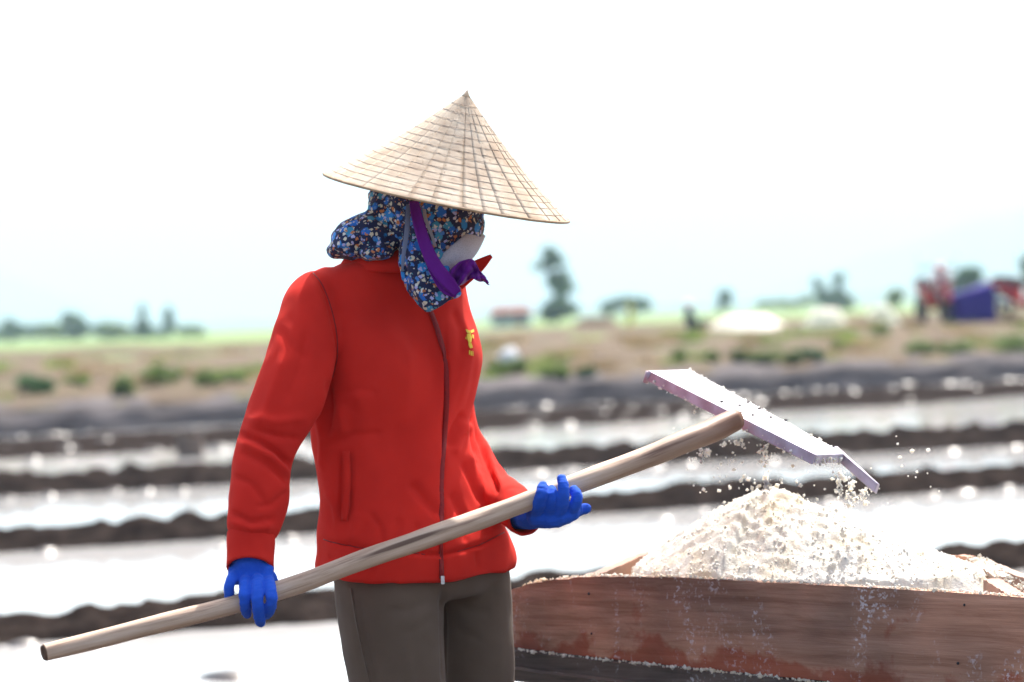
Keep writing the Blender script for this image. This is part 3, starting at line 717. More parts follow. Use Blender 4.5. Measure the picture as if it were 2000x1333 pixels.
# ---- body under the clothes: one continuous mesh
bd = hand_mesh([[(c[0], c[1], c[2], c[3] * .7) for c in ch] for ch in HAND_R[:2] + HAND_L[:1]], None)
bd.loft([torso_ring(q[0], q[1], q[2], q[3], q[4], grow=0.84 if q[0] < 520 else .8) for q in spline(TOR, 24)])
px_tube(bd, [(a, b_, c, d * .68) for a, b_, c, d in SLEEVE_R] + [(490, 1110, 3.893, 24)], 30, 16)
px_tube(bd, [(a, b_, c, d * .62) for a, b_, c, d in SLEEVE_L] + [(1035, 1006, 4.09, 20)], 30, 16)
for lg in (LEG_R, LEG_L):
    px_tube(bd, [(a, b_, c, d * .82) for a, b_, c, d in lg], 30, 16)
    e = P(*lg[-1][:3]); e.z = .06; bd.capsule([P(*lg[-1][:3]), e, e + FOR * .14 - Vector((0, 0, .02))], [.04, .034, .026], 12)
HC = (845, 428, 4.13)
bd.capsule([P(785, 530, 4.18), P(812, 470, 4.155)], [.055, .052], 14)
bd.ball(P(*HC), (.078, .082, .092), 20, 14)
bd.capsule([P(866, 448, 4.125), P(880, 476, 4.12)], [.058, .028], 14)      # jaw
bd.capsule([P(918, 432, 4.12), P(924, 448, 4.118)], [.012, .013], 10)      # nose
bd.ball(P(905, 425, 4.085), .012, 10, 8); bd.ball(P(892, 482, 4.11), .012, 10, 8)
bd.ball(P(830, 445, 4.045), (.018, .01, .024), 10, 8); bd.ball(P(862, 440, 4.21), (.018, .01, .024), 10, 8)
me = bd.remesh(0.006, 5)
body = obj_from('body', me, M_skin, person)

# ---- headscarf
sc = MB()
sc.ball(P(843, 415, 4.13), (104 * 4.13 / F, .098, 112 * 4.13 / F), 24, 18)
sc.capsule([P(866, 440, 4.125), P(884, 472, 4.12), P(886, 492, 4.12)], [.072, .046, .03], 18)
sc.capsule([P(756, 398, 4.12), P(766, 425, 4.11), P(770, 455, 4.10)], [.033, .036, .034], 16)
sc.capsule([P(735, 386, 4.13), P(748, 420, 4.12)], [.016, .02], 12)
# bunched cloth over the nape and shoulder
R40 = Matrix.Rotation(math.radians(0), 3, 'Y')
sc.ball(P(722, 462, 4.115), (66 * 4.1 / F, .062, 46 * 4.1 / F), 22, 16)
sc.ball(P(688, 474, 4.11), (42 * 4.1 / F, .05, 36 * 4.1 / F), 20, 14)
sc.ball(P(662, 489, 4.12), (24 * 4.1 / F, .04, 17 * 4.1 / F), 16, 12)
sc.ball(P(735, 490, 4.09), (40 * 4.1 / F, .04, 22 * 4.1 / F), 16, 12)
sc.capsule([P(806, 400, 4.07), P(812, 450, 4.06), P(815, 510, 4.06)], [.022, .026, .03], 14)
# hanging front flap
def flap(rows_px):
    rows = []
    for pts in rows_px:
        rows.append([P(*q) for q in spline(pts, 14)])
    R = []
    for t in np.linspace(0, len(rows) - 1, 26):
        i = min(int(t), len(rows) - 2); u = t - i
        R.append([rows[i][j].lerp(rows[i + 1][j], u) for j in range(14)])
    return R
sc.sheet(flap([[(796, 430, 4.055), (812, 428, 4.045), (830, 430, 4.04), (850, 440, 4.045)],
               [(787, 490, 4.05), (806, 492, 4.032), (830, 495, 4.03), (868, 500, 4.04)],
               [(785, 540, 4.05), (808, 545, 4.028), (835, 542, 4.022), (880, 538, 4.035)],
               [(800, 574, 4.045), (818, 577, 4.026), (848, 575, 4.018), (897, 560, 4.03)],
               [(836, 609, 4.035), (845, 606, 4.026), (862, 598, 4.022), (901, 577, 4.03)]]), 0.012)
me = sc.remesh(0.0042, 4, 0.5)
folds(me, [([(792, 395), (797, 440), (788, 500), (792, 560)], 4, -0.007), ([(782, 400), (785, 450), (772, 505)], 5, -0.007), ([(735, 400), (770, 425), (790, 420)], 5, -0.006),
           ([(727, 412), (760, 440), (785, 455)], 5, -0.006), ([(655, 470), (700, 440), (760, 440)], 7, -0.005), ([(660, 492), (710, 480), (770, 470)], 6, -0.004),
           ([(800, 500), (815, 560), (836, 600)], 7, 0.004), ([(838, 510), (850, 560), (870, 585)], 7, -0.004), ([(840, 420), (890, 430), (950, 425)], 8, -0.003),
           ([(835, 440), (880, 455), (940, 440)], 7, 0.003), ([(690, 425), (705, 460), (700, 505)], 8, -0.004), ([(745, 430), (750, 470), (740, 505)], 8, 0.004),
           ([(808, 405), (808, 470), (803, 530)], 5, 0.004)], 0.004, 22)
scarf = obj_from('headscarf', me, M_floral, person)
mb = MB(); ribbon(mb, [(797, 400, 4.035, 4), (795, 450, 4.03, 5), (788, 500, 4.03, 4), (786, 530, 4.035, 2)], 0.002, 16); mb.build('lining_edge', M_lining, scarf)
# ---- mask
mb = MB(); rows = []
for i in range(14):
    u = i / 13; row = []
    for j in range(10):
        v_ = j / 9
        x = (1 - v_) * ((1 - u) * 855 + u * 926) + v_ * ((1 - u) * 864 + u * 947)
        y = (1 - v_) * ((1 - u) * 507 + u * 447) + v_ * ((1 - u) * 533 + u * 462); x += 11 * math.sin(math.pi * u) * v_
        y += 13 * math.sin(math.pi * u) * v_ - 3 * math.sin(math.pi * u) * (1 - v_)
        D = 4.036 + 0.02 * u * u + 0.07 * u ** 5 - 0.014 * math.sin(math.pi * v_) * (1 - .4 * u) + .012 * v_
        row.append(P(x, y, D))
    rows.append(row)
mb.sheet(rows, 0.003); mask = mb.build('face_mask', M_mask, person)
mb = MB(); ribbon(mb, [(858, 512, 4.045, 3), (845, 465, 4.03, 3), (832, 430, 4.03, 3.5), (828, 408, 4.035, 3.5)], 0.0015, 12); mb.build('ear_loop', M_grey, mask)

# ---- conical hat: a thing of its own, resting on the head
AP = P(912, 181, 4.105); CT = P(872.5, 385.5, 4.12)
ax = (AP - CT); H = ax.length; RIM = 243.5 * 4.12 / F
ax.normalize()
# lean the cone a little to the viewer so that its outside shows
tilt = Matrix.Rotation(math.radians(-2.0), 3, RT); ax = (tilt @ ax) if (tilt @ ax).y < ax.y else (tilt.inverted() @ ax)
AP = CT + ax * H
hx = (RT - ax * RT.dot(ax)).normalized(); hy = ax.cross(hx)
hat = empty('conical_hat', CT)
tag(hat, 'conical palm leaf hat with stitched rings, worn low over the floral headscarf', 'hat')
NR = 16; NS = 30
random.seed(11)
prof_r = []
def cone_pt(t, a, lift=0.0):
    """t 0 apex .. 1 rim"""
    rr = RIM * t * (1 + 0.0) ; hh = H * (1 - t) - 0.010 * math.sin(math.pi * t)
    d = hx * math.cos(a) + hy * math.sin(a)
    nrm = (d * H + ax * RIM).normalized()
    return CT + d * rr + ax * hh + nrm * lift
def ringt(k): return 0.035 + 0.965 * (k / NR) ** 0.96
for s_ in range(NS):
    a0 = 2 * math.pi * s_ / NS + random.uniform(-.06, .06); a1 = 2 * math.pi * (s_ + 1) / NS + 0.05
    v = []; f = []; tone = []; rows_ = []
    jit = random.uniform(-.06, .06)
    for k in range(NR):
        ta, tb = ringt(k), ringt(k + 1); dt = random.uniform(-.07, .07) + jit
        for u in (0.0, 0.25, 0.6, 0.97):
            t = ta + (tb - ta) * u; rows_.append((t, 0.00030 * math.sin(math.pi * min(1, u * 1.02)), dt))
    m = 6
    for (t, l, dt) in rows_:
        for j in range(m):
            w = j / (m - 1); a = a0 + (a1 - a0) * w
            v.append(cone_pt(t, a, l + 0.00045 * (1 - w) * min(1, t * 3) + 0.0006 * noise.noise(Vector((t * 30, s_ * 3.1, w * 2))))); tone.append(dt)
    q = len(v)
    v += [p - (ax * .7) * 0.0012 for p in v]; tone += tone
    R_ = len(rows_)
    for i in range(R_ - 1):
        for j in range(m - 1):
            k_ = (i * m + j, (i + 1) * m + j, (i + 1) * m + j + 1, i * m + j + 1); f.append(k_); f.append(tuple(x + q for x in k_[::-1]))
    for i in range(R_ - 1):
        for j in (0, m - 1): k_ = (i * m + j, (i + 1) * m + j, (i + 1) * m + j + q, i * m + j + q); f.append(k_[::-1] if j == 0 else k_)
    for j in range(m - 1): f.append(((R_ - 1) * m + j, (R_ - 1) * m + j + q, (R_ - 1) * m + j + 1 + q, (R_ - 1) * m + j + 1))
    o = mesh_obj('palm_leaf', v, f, M_palm, hat)
    at = o.data.attributes.new('tone', 'FLOAT', 'POINT'); at.data.foreach_set('value', tone)
def ring_tube(t, r, lift, seg=96, dash=False):
    mb = MB(); pts = [cone_pt(t + .004 * noise.noise(Vector((math.cos(i * 6.2832 / seg) * 2, math.sin(i * 6.2832 / seg) * 2, t * 40))) * (t < .99), 2 * math.pi * i / seg, lift + .0004 * noise.noise(Vector((math.cos(i * 6.2832 / seg) * 9, math.sin(i * 6.2832 / seg) * 9, t * 50)))) for i in range(seg + 1)]
    mb.tube(pts, [r] * (seg + 1), 6, True); return mb
for k in range(1, NR): ring_tube(ringt(k) + random.uniform(-.004, .004), 0.00042, 0.0009).build('stitched_ring', M_thread, hat)
ring_tube(1.0, 0.0026, 0.0, 120).build('rim_hoop', M_bamboo, hat)
mb = MB(); mb.tube([cone_pt(.055, 0) * 0 + CT + ax * (H * .945), CT + ax * (H * .985), CT + ax * (H + .004)], [RIM * .045, RIM * .02, .0015], 16); mb.build('tip', M_palm, hat)
# purple chin strap, tied in a loose bow
mb = MB(); ribbon(mb, [(808, 392, 4.03, 9), (816, 430, 4.015, 11), (832, 482, 4.00, 12), (852, 522, 3.995, 13), (876, 552, 3.995, 13), (894, 574, 4.0, 8)], 0.0018, 30, 7, 0.25)
strap = mb.build('chin_strap', M_purple, hat)
mb = MB(); ribbon(mb, [(830, 495, 4.02, 6), (848, 535, 4.004, 7), (868, 566, 4.0, 7), (892, 576, 4.003, 6)], 0.0018, 24, 7, 0.3); mb.build('chin_strap', M_purple, hat)
bt_ = spline([(860, 546), (880, 527), (905, 507), (926, 511), (940, 530), (952, 552)], 26); bb_ = spline([(868, 570), (886, 568), (906, 553), (923, 546), (937, 549), (954, 557)], 26)
rows = []
for i in range(26):
    u = i / 25; row = []
    for j in range(12):
        v_ = j / 11; x, y = bt_[i] * (1 - v_) + bb_[i] * v_
        D = 4.012 + (0.012 * math.sin(u * 17 + v_ * 6) + .006 * math.sin(u * 31 - v_ * 9)) * (.5 + .5 * v_) + .02 * u
        row.append(P(x + 2 * math.sin(v_ * 9 + u * 6), y + 2 * math.sin(u * 19), D))
    rows.append(row)
mb = MB(); mb.sheet(rows, 0.0018); mb.build('strap_bow', M_purple, strap)

# ================================================================== RAKE
rake = empty('salt_rake', P(90, 1275, 3.75)); tag(rake, 'long rough wooden pole with a flat metal rake head, held in both gloved hands', 'rake')
HL = [(88, 1275, 3.745, 16.5), (200, 1247, 3.785, 17.5), (330, 1214, 3.82, 18), (420, 1191, 3.845, 18), (500, 1168, 3.868, 18.5), (600, 1135, 3.897, 19), (720, 1090, 3.93, 19.5), (850, 1045, 3.965, 20), (960, 1006, 4.005, 19.5), (1060, 968, 4.045, 19.5),
      (1160, 932, 4.085, 20), (1250, 898, 4.125, 21), (1330, 866, 4.16, 22), (1390, 842, 4.205, 23), (1436, 820, 4.245, 22)]
q = spline(HL, 110); w = [P(*p[:3]) for p in q]; rad = [p[3] * p[2] / F for p in q]
v = []; f = []; along = []; gr = []; n = 22; L = 0
x = (w[1] - w[0]).normalized().orthogonal().normalized()
for i in range(110):
    t = (w[min(i + 1, 109)] - w[max(i - 1, 0)]).normalized(); x = (x - t * x.dot(t)).normalized(); y = t.cross(x)
    if i: L += (w[i] - w[i - 1]).length
    for j in range(n):
        a = 2 * math.pi * j / n; d = x * math.cos(a) + y * math.sin(a)
        rr = rad[i] * (1 + 0.09 * noise.fractal(Vector((L * 9, math.cos(a) * 1.2, math.sin(a) * 1.2)), 1, 2, 3) + 0.03 * noise.noise(Vector((L * 4, math.cos(a) * 4, math.sin(a) * 4))))
        v.append(w[i] + d * rr); along.append(i / 109); gr.append((L * 5, math.cos(a) * 1.6, math.sin(a) * 1.6))
for i in range(109):
    for j in range(n): k = (j + 1) % n; f.append((i * n + j, i * n + k, (i + 1) * n + k, (i + 1) * n + j))
f.append(tuple((109) * n + j for j in range(n)))
pole = mesh_obj('handle', v, f, M_pole, rake)
pole.data.attributes.new('along', 'FLOAT', 'POINT').data.foreach_set('value', along)
pole.data.attributes.new('grain', 'FLOAT_VECTOR', 'POINT').data.foreach_set('vector', np.array(gr).ravel())
# the cut end of the pole, slightly dished
t0 = (w[0] - w[1]).normalized(); mb = MB(); ring = [Vector(v[j]) for j in range(n)]
mb.add(ring + [w[0] + (p - w[0]) * .82 + t0 * .004 for p in ring] + [w[0] + (p - w[0]) * .35 + t0 * .001 for p in ring],
       [(j, j + n, (j + 1) % n + n, (j + 1) % n) for j in range(n)] + [(j + n, j + 2 * n, (j + 1) % n + 2 * n, (j + 1) % n + n) for j in range(n)] + [tuple(2 * n + j for j in range(n))][:1])
mb.build('cut_end', M_cut, pole)
# head: flat plate with a turned-down near edge
A = P(1270, 724, 4.42); B = P(1592, 886, 4.17); A2 = P(1346, 722, 4.53); B2 = P(1646, 884, 4.285)
dn = ((B - A).cross(A2 - A)).normalized(); dn = -dn if dn.z > 0 else dn
def slab(name, a, b, c, d, th, mat, parent, bev=0.0015):
    """a-b near edge, d-c far edge"""
    mb = MB(); mb.add([a, b, c, d, a + dn * th, b + dn * th, c + dn * th, d + dn * th], [(0, 1, 2, 3), (7, 6, 5, 4), (0, 4, 5, 1), (1, 5, 6, 2), (2, 6, 7, 3), (3, 7, 4, 0)])
    o = mb.build(name, mat, parent, False); m = o.modifiers.new('b', 'BEVEL'); m.width = bev; m.segments = 2; return o
blade = slab('blade', A, B, B2, A2, 0.004, M_alu, rake)
wd = (A2 - A).normalized(); ln = (B - A).normalized()
e = A - wd * .0045
slab('folded_edge', e - ln * .002, e + (B - A) + ln * .004, e + (B - A) + ln * .004 + wd * .004, e + wd * .004 - ln * .002, 0.0195, M_lilac, blade)
slab('folded_edge', B + ln * .0006 + dn * .001, B + ln * .0046 + dn * .001, B2 + ln * .0046 + dn * .001, B2 + ln * .0006 + dn * .001, 0.017, M_lilac, blade)
tip0 = P(1646, 886, 4.285); tip1 = P(1714, 944, 4.22); tv = (tip1 - tip0)
slab('scraper_lip', tip0 - tv * .25, tip1, tip1 + wd * .012 + dn * .004, tip0 + wd * .012 - tv * .25, 0.018, M_lilac, blade)
mb = MB(); mb.tube([A - wd * .003 + dn * .003, A - wd * .003 + dn * .024], [.006, .0055], 10); mb.build('corner_roll', M_lilac, blade)
mb = MB(); mb.add(v[109 * n:110 * n] + [w[109] + (Vector(p) - w[109]) * .9 + t * .004 for p in v[109 * n:110 * n]], [(j, (j + 1) % n, (j + 1) % n + n, j + n) for j in range(n)] + [tuple(range(n, 2 * n))]); mb.build('cut_end', M_cut, pole)
for (uu, ww) in ((.40, .2), (.45, .45), (.50, .75), (.565, .30), (.60, .62), (.64, .85), (.42, .8), (.53, .12)):
    c = A + (B - A) * uu + (A2 - A) * ww - dn * .001
    mb = MB(); mb.ball(c, (.0036, .0036, .0022), 10, 6); mb.build('rivet', M_dark_metal, blade)

rr_ = random.Random(3); mb = MB(); cl = []
for _ in range(170):
    u_ = rr_.random(); k_ = rr_.random()
    if k_ < .5: cl.append(e + (B - A) * u_ + dn * rr_.uniform(.012, .022) + wd * rr_.uniform(-.002, .006))
    elif k_ < .75: cl.append(B + (B2 - B) * u_ + ln * .005 + dn * rr_.uniform(.008, .02))
    else: cl.append(A2 + (B2 - A2) * u_ + wd * rr_.uniform(-.004, .001))
RAKE_CLODS = cl
# ================================================================== CART
cart = empty('salt_cart', (0.6, 4.4, 0.0)); tag(cart, 'red brown wooden plank handcart heaped with salt, salt crust on its boards', 'cart')
def plank(name, top, bot, th, mat, parent, damp=None, n=40, m=7, back=1, wob=0.0):
    """board standing on edge between a top and a bottom pixel line [(px,py,D)..]"""
    tp = [P(*q) for q in spline(top, n)]; bt = [P(*q) for q in spline(bot, n)]
    ex = (tp[-1] - tp[0]); ex.z = 0; ex.normalize(); ez = Vector((0, 0, 1)); ey = ez.cross(ex)
    if ey.y * back < 0: off = -ey
    else: off = ey
    B_ = Matrix((ex, ey, ez)).transposed().to_4x4(); B_.translation = (tp[0] + bt[-1]) / 2; Bi = B_.inverted()
    v = []; f = []; dm = []
    for side in (0, 1):
        for i in range(n):
            for j in range(m):
                p = tp[i].lerp(bt[i], j / (m - 1)) + off * th * side
                p = p + ey * wob * noise.noise(Vector((i * .3, j * .5, side)))
                if j == 0: p.z += 0.0025 * noise.fractal(Vector((i * .35, 4, 1)), 1, 2, 3)
                v.append(Bi @ p); dm.append(0.28 * max(0, (j / (m - 1) - .55) / .45) if damp is None else damp)
    q = n * m
    for i in range(n - 1):
        for j in range(m - 1): k = (i * m + j, i * m + j + 1, (i + 1) * m + j + 1, (i + 1) * m + j); f.append(k); f.append(tuple(t + q for t in k[::-1]))
    for i in range(n - 1):
        for j in (0, m - 1): k = (i * m + j, (i + 1) * m + j, (i + 1) * m + j + q, i * m + j + q); f.append(k if j == 0 else k[::-1])
    for j in range(m - 1):
        for i in (0, n - 1): k = (i * m + j, i * m + j + 1, i * m + j + 1 + q, i * m + j + q); f.append(k[::-1] if i == 0 else k)
    o = mesh_obj(name, v, f, mat, None); o.matrix_world = B_
    bm = bmesh.new(); bm.from_mesh(o.data); bmesh.ops.recalc_face_normals(bm, faces=bm.faces); bm.to_mesh(o.data); bm.free()
    o.data.polygons.foreach_set('use_smooth', [False] * len(o.data.polygons))
    at = o.data.attributes.new('damp', 'FLOAT', 'POINT'); at.data.foreach_set('value', dm)
    o.parent = parent; o.matrix_parent_inverse = Matrix.Translation(-parent.location)
    return o
plank('side_board', [(930, 1168, 4.50), (985, 1156, 4.47), (1060, 1136, 4.42), (1170, 1127, 4.36), (1330, 1129, 4.28), (1500, 1138, 4.19), (1700, 1148, 4.08), (2000, 1167, 3.93), (2250, 1186, 3.80)],
      [(930, 1258, 4.50), (985, 1262, 4.47), (1060, 1272, 4.42), (1170, 1285, 4.36), (1330, 1302, 4.28), (1500, 1320, 4.19), (1700, 1340, 4.08), (2000, 1376, 3.93), (2250, 1402, 3.80)], 0.024, M_plank, cart, n=90, m=12, wob=.003)
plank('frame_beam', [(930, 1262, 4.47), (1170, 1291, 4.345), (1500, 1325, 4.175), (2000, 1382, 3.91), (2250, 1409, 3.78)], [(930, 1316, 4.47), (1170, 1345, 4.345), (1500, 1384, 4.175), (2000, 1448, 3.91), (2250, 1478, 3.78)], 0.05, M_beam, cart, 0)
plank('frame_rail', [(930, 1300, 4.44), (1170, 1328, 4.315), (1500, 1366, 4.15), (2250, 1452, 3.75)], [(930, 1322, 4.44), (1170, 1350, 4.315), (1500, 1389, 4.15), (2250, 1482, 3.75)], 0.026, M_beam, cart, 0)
plank('side_board', [(1308, 1074, 4.87), (1550, 1080, 4.71), (1840, 1086, 4.50), (1895, 1088, 4.46)], [(1308, 1220, 4.87), (1550, 1236, 4.71), (1840, 1246, 4.50), (1895, 1250, 4.46)], 0.022, M_plank, cart)
plank('end_board', [(1145, 1131, 4.40), (1200, 1110, 4.53), (1250, 1088, 4.69), (1285, 1077, 4.80), (1312, 1074, 4.87)], [(1145, 1270, 4.40), (1200, 1250, 4.53), (1250, 1235, 4.69), (1285, 1225, 4.80), (1312, 1220, 4.87)], 0.022, M_plank, cart)
plank('end_board', [(1886, 1089, 4.47), (1915, 1108, 4.32), (1944, 1128, 4.18)], [(1886, 1240, 4.47), (1915, 1262, 4.32), (1944, 1290, 4.18)], 0.028, M_plank2, cart, 0, back=-1)
plank('end_board', [(1952, 1130, 4.16), (1985, 1150, 4.04), (2010, 1166, 3.95)], [(1952, 1292, 4.16), (1985, 1320, 4.04), (2010, 1340, 3.95)], 0.028, M_plank2, cart, 0.3, back=-1)
plank('top_rail', [(1900, 1090, 4.49), (2000, 1130, 4.42), (2120, 1170, 4.35)], [(1900, 1120, 4.49), (2000, 1160, 4.42), (2120, 1200, 4.35)], 0.03, M_plank2, cart, 0)
for (px_, py_, D_) in ((1150, 1160, 4.37), (1156, 1238, 4.37), (1884, 1182, 3.99), (1871, 1296, 3.99)):
    d_ = (P(px_, py_, 1) - CAM); c_ = P(px_, py_, D_ - .002); mb = MB(); mb.ball(c_, (.0026, .002, .0026), 8, 6); mb.build('nail', M_dark_metal, cart)
# floor boards
def zb(px, py, D): return P(px, py, D)
c1 = P(1005, 1275, 4.47); c2 = P(2010, 1380, 3.95); c3 = P(1890, 1255, 4.47); c4 = P(1308, 1225, 4.87)
zf = 0.60
for k in range(5):
    a, b_ = k / 5 + .006, (k + 1) / 5 - .006
    pts = [c1.lerp(c4, a), c2.lerp(c3, a), c2.lerp(c3, b_), c1.lerp(c4, b_)]
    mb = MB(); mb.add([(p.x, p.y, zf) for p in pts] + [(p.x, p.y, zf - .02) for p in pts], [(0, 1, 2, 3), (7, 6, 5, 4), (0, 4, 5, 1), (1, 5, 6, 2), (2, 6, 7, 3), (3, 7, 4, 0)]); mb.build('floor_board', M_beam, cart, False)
# running gear below the frame
ccx = (c1 + c2 + c3 + c4) / 4
for (px_, D) in ((1120, 4.42), (1250, 4.72)):
    p = P(px_, 1300, D); mb = MB(); mb.box((p.x, p.y, zf / 2 + .02), (.06, .05, zf - .03)); mb.build('leg', M_beam, cart, False)
wc = Vector((ccx.x + .22, ccx.y - .02, 0.27))
for s_ in (-1, 1):
    c = wc + Vector((-.1, .36 * s_ + .0, 0)); mb = MB()
    mb.tube([c + Vector((math.cos(a) * .245, 0, math.sin(a) * .245)) for a in np.linspace(0, 2 * math.pi, 33)], [.025] * 33, 10, False); wh = mb.build('wheel', M_black, cart)
    mb = MB()
    for a in np.linspace(0, 2 * math.pi, 9)[:-1]: mb.tube([c, c + Vector((math.cos(a) * .235, 0, math.sin(a) * .235))], [.006, .006], 6)
    mb.ball(c, .035, 12, 8); mb.build('spokes', M_dark_metal, wh)
mb = MB(); mb.tube([wc + Vector((-.1, -.36, 0)), wc + Vector((-.1, .36, 0))], [.015, .015], 10)
for s_ in (-.3, .3): mb.box(wc + Vector((-.1, s_, .155)), (.05, .05, .31))
mb.build('axle', M_dark_metal, cart)

# ================================================================== SALT
SALT_TOP = P(1500, 956, 4.45)
heap = None
def salt_height():
    # heap as a dome over the cart's inside, in a frame along the near board
    ex = (c2 - c1); ex.z = 0; ex.normalize(); ey = Vector((-ex.y, ex.x, 0))
    return ex, ey
sx, sy = salt_height()
cx_ = P(1500, 1130, 4.45); base_z = P(1500, 1140, 4.19).z - 0.003
peak = SALT_TOP.z - base_z
nA, nB = 190, 130; v = []; f = []
LX0, LX1, LY0, LY1 = -0.36, 0.58, -0.203, 0.205
o_ = Vector((cx_.x, cx_.y, 0))
EL0 = P(1145, 1131, 4.40); EL1 = P(1312, 1074, 4.87); ER0 = P(2010, 1166, 3.95); ER1 = P(1886, 1089, 4.47)
def inside(p):
    l = (EL1.x - EL0.x) * (p[1] - EL0.y) - (EL1.y - EL0.y) * (p[0] - EL0.x)
    r = (ER1.x - ER0.x) * (p[1] - ER0.y) - (ER1.y - ER0.y) * (p[0] - ER0.x)
    return l < -.014 * (EL1 - EL0).length and r > .004
for i in range(nB):
    for j in range(nA):
        a = LX0 + (LX1 - LX0) * j / (nA - 1); b_ = LY0 + (LY1 - LY0) * i / (nB - 1)
        # plan limit: board lines
        ra = a / (0.258 if a < 0 else 0.41); rb = b_ / 0.206
        rr = math.sqrt(ra * ra + rb * rb)
        t = max(0, 1 - rr / 1.02)
        h = peak * 1.08 * t ** (0.85 if a < 0 else 1.05)
        h = min(h, peak * (0.985 - 0.5 * ra * ra))
        p3 = Vector((a, b_, 0))
        k = 0.4 + 0.6 * min(1, h / peak * 2)
        h += k * (0.008 * noise.fractal(p3 * 14, 1, 2, 4) + 0.005 * noise.fractal(p3 * 55, 1, 2, 3)) + 0.004 * (0.5 - noise.voronoi(p3 * 60)[0][0])
        edge = max(0, rr - 1.0)
        h -= min(0.10, edge * 0.4)
        w_ = o_ + sx * a + sy * b_; v.append((w_.x, w_.y, base_z + (h if i > 1 else min(h, .004) if i == 1 else -.07)))
for i in range(nB - 1):
    for j in range(nA - 1):
        if all(inside(v[q_]) for q_ in (i * nA + j, i * nA + j + 1, (i + 1) * nA + j + 1, (i + 1) * nA + j)): f.append((i * nA + j, i * nA + j + 1, (i + 1) * nA + j + 1, (i + 1) * nA + j))
used = sorted({q_ for k_ in f for q_ in k_}); mp_ = {q_: i for i, q_ in enumerate(used)}; v = [v[q_] for q_ in used]; f = [tuple(mp_[q_] for q_ in k_) for k_ in f]
heap = mesh_obj('salt_heap', v, f, M_salt); tag(heap, 'tall heap of coarse cream white salt piled in the wooden cart', 'salt')
hp = np.array(v)
def crumbs(mb, centres, rmin, rmax, rng, flat=1.0):
    base = [Vector(q) for q in ((1, 0, 0), (-1, 0, 0), (0, 1, 0), (0, -1, 0), (0, 0, 1), (0, 0, -1))]
    F8 = [(0, 2, 4), (2, 1, 4), (1, 3, 4), (3, 0, 4), (2, 0, 5), (1, 2, 5), (3, 1, 5), (0, 3, 5)]
    for c in centres:
        r = rmin + (rmax - rmin) * rng.random() ** 3; R = Matrix.Rotation(rng.random() * 6.28, 3, Vector((rng.random() - .5, rng.random() - .5, rng.random() - .5)).normalized())
        mb.add([Vector(c) + R @ (b_ * r * (0.7 + 0.6 * rng.random())) for b_ in base], F8)
rng = random.Random(5)
mb = MB(); crumbs(mb, RAKE_CLODS, .0014, .005, rng); mb.build('salt_crust', M_wetsalt, blade, False)['kind'] = 'stuff'
pick = [hp[rng.randrange(len(hp))] for _ in range(7000)]
pick = [p + np.array([rng.uniform(-.003, .003), rng.uniform(-.003, .003), .0005]) for p in pick if p[2] > base_z - 0.01]
mb = MB(); crumbs(mb, pick, .0010, .0034, rng); o = mb.build('salt_grains', M_wetsalt, heap, False); o['kind'] = 'stuff'
# salt lodged on the boards' top edges
mb = MB(); pts = []
for k in range(500):
    px_ = rng.uniform(1020, 1420) if rng.random() < .45 else rng.uniform(1420, 2100)
    yy = np.interp(px_, [985, 1060, 1170, 1330, 1500, 1700, 2000, 2250], [1156, 1136, 1127, 1129, 1138, 1148, 1167, 1186]); DD = np.interp(px_, [985, 1060, 1170, 1330, 1500, 1700, 2000, 2250], [4.47, 4.42, 4.36, 4.28, 4.19, 4.08, 3.93, 3.80])
    p = P(px_, yy, DD) + Vector((0, rng.uniform(.001, .022), .0015)); pts.append(p)
for k in range(130):
    u = rng.random(); px_ = 1886 + u * 124; yy = np.interp(px_, [1886, 1915, 1944, 1985, 2010], [1089, 1108, 1128, 1150, 1166]); DD = np.interp(px_, [1886, 1915, 1944, 1985, 2010], [4.47, 4.32, 4.18, 4.04, 3.95])
    pts.append(P(px_, yy, DD) + Vector((rng.uniform(.0, .03), 0, .002)))
for k in range(260):
    u = rng.random(); px_ = rng.uniform(1010, 1620); yy = np.interp(px_, [930, 1170, 1500, 2000], [1262, 1291, 1325, 1382]); DD = np.interp(px_, [930, 1170, 1500, 2000], [4.47, 4.345, 4.175, 3.91])
    pts.append(P(px_, yy, DD) + Vector((0, rng.uniform(-.004, .018), .002)))
crumbs(mb, pts, .0014, .0055, rng); o = mb.build('salt_crumbs', M_salt, None, False); tag(o, 'loose white salt crumbs lodged along the top edges of the cart boards', 'salt', kind='stuff')
# salt falling from the rake head
mb = MB(); pts = []
def fall(px_, y0, y1, n, w_, D, r0_=.0015, r1_=.006):
    c = [P(px_ + rng.gauss(0, w_), rng.uniform(y0, y1), D + rng.uniform(-.05, .05)) for _ in range(n)]; crumbs(mb, c, r0_, r1_, rng)
for (x, y0, y1, n, w_, D) in ((1492, 860, 950, 26, 5, 4.32), (1350, 800, 900, 14, 10, 4.35), (1425, 860, 910, 14, 22, 4.3), (1640, 910, 985, 26, 7, 4.28), (1665, 940, 990, 30, 7, 4.27), (1690, 950, 990, 24, 6, 4.26), (1470, 930, 960, 10, 14, 4.35),
                             (1560, 930, 990, 16, 60, 4.3), (1400, 930, 970, 10, 40, 4.35), (1450, 830, 940, 18, 60, 4.32), (1620, 900, 1010, 28, 50, 4.28), (1750, 850, 1000, 16, 50, 4.3), (1500, 870, 900, 10, 12, 4.3)):
    fall(x, y0, y1, n, w_, D)
for (x, y, n) in ((1492, 888, 10), (1498, 955, 16), (1640, 955, 12), (1664, 965, 18), (1692, 968, 14), (1372, 893, 6), (1378, 885, 5), (1447, 868, 5)):
    crumbs(mb, [P(x + rng.gauss(0, 4), y + rng.gauss(0, 9), 4.3) for _ in range(n + 6)], .002, .006, rng)
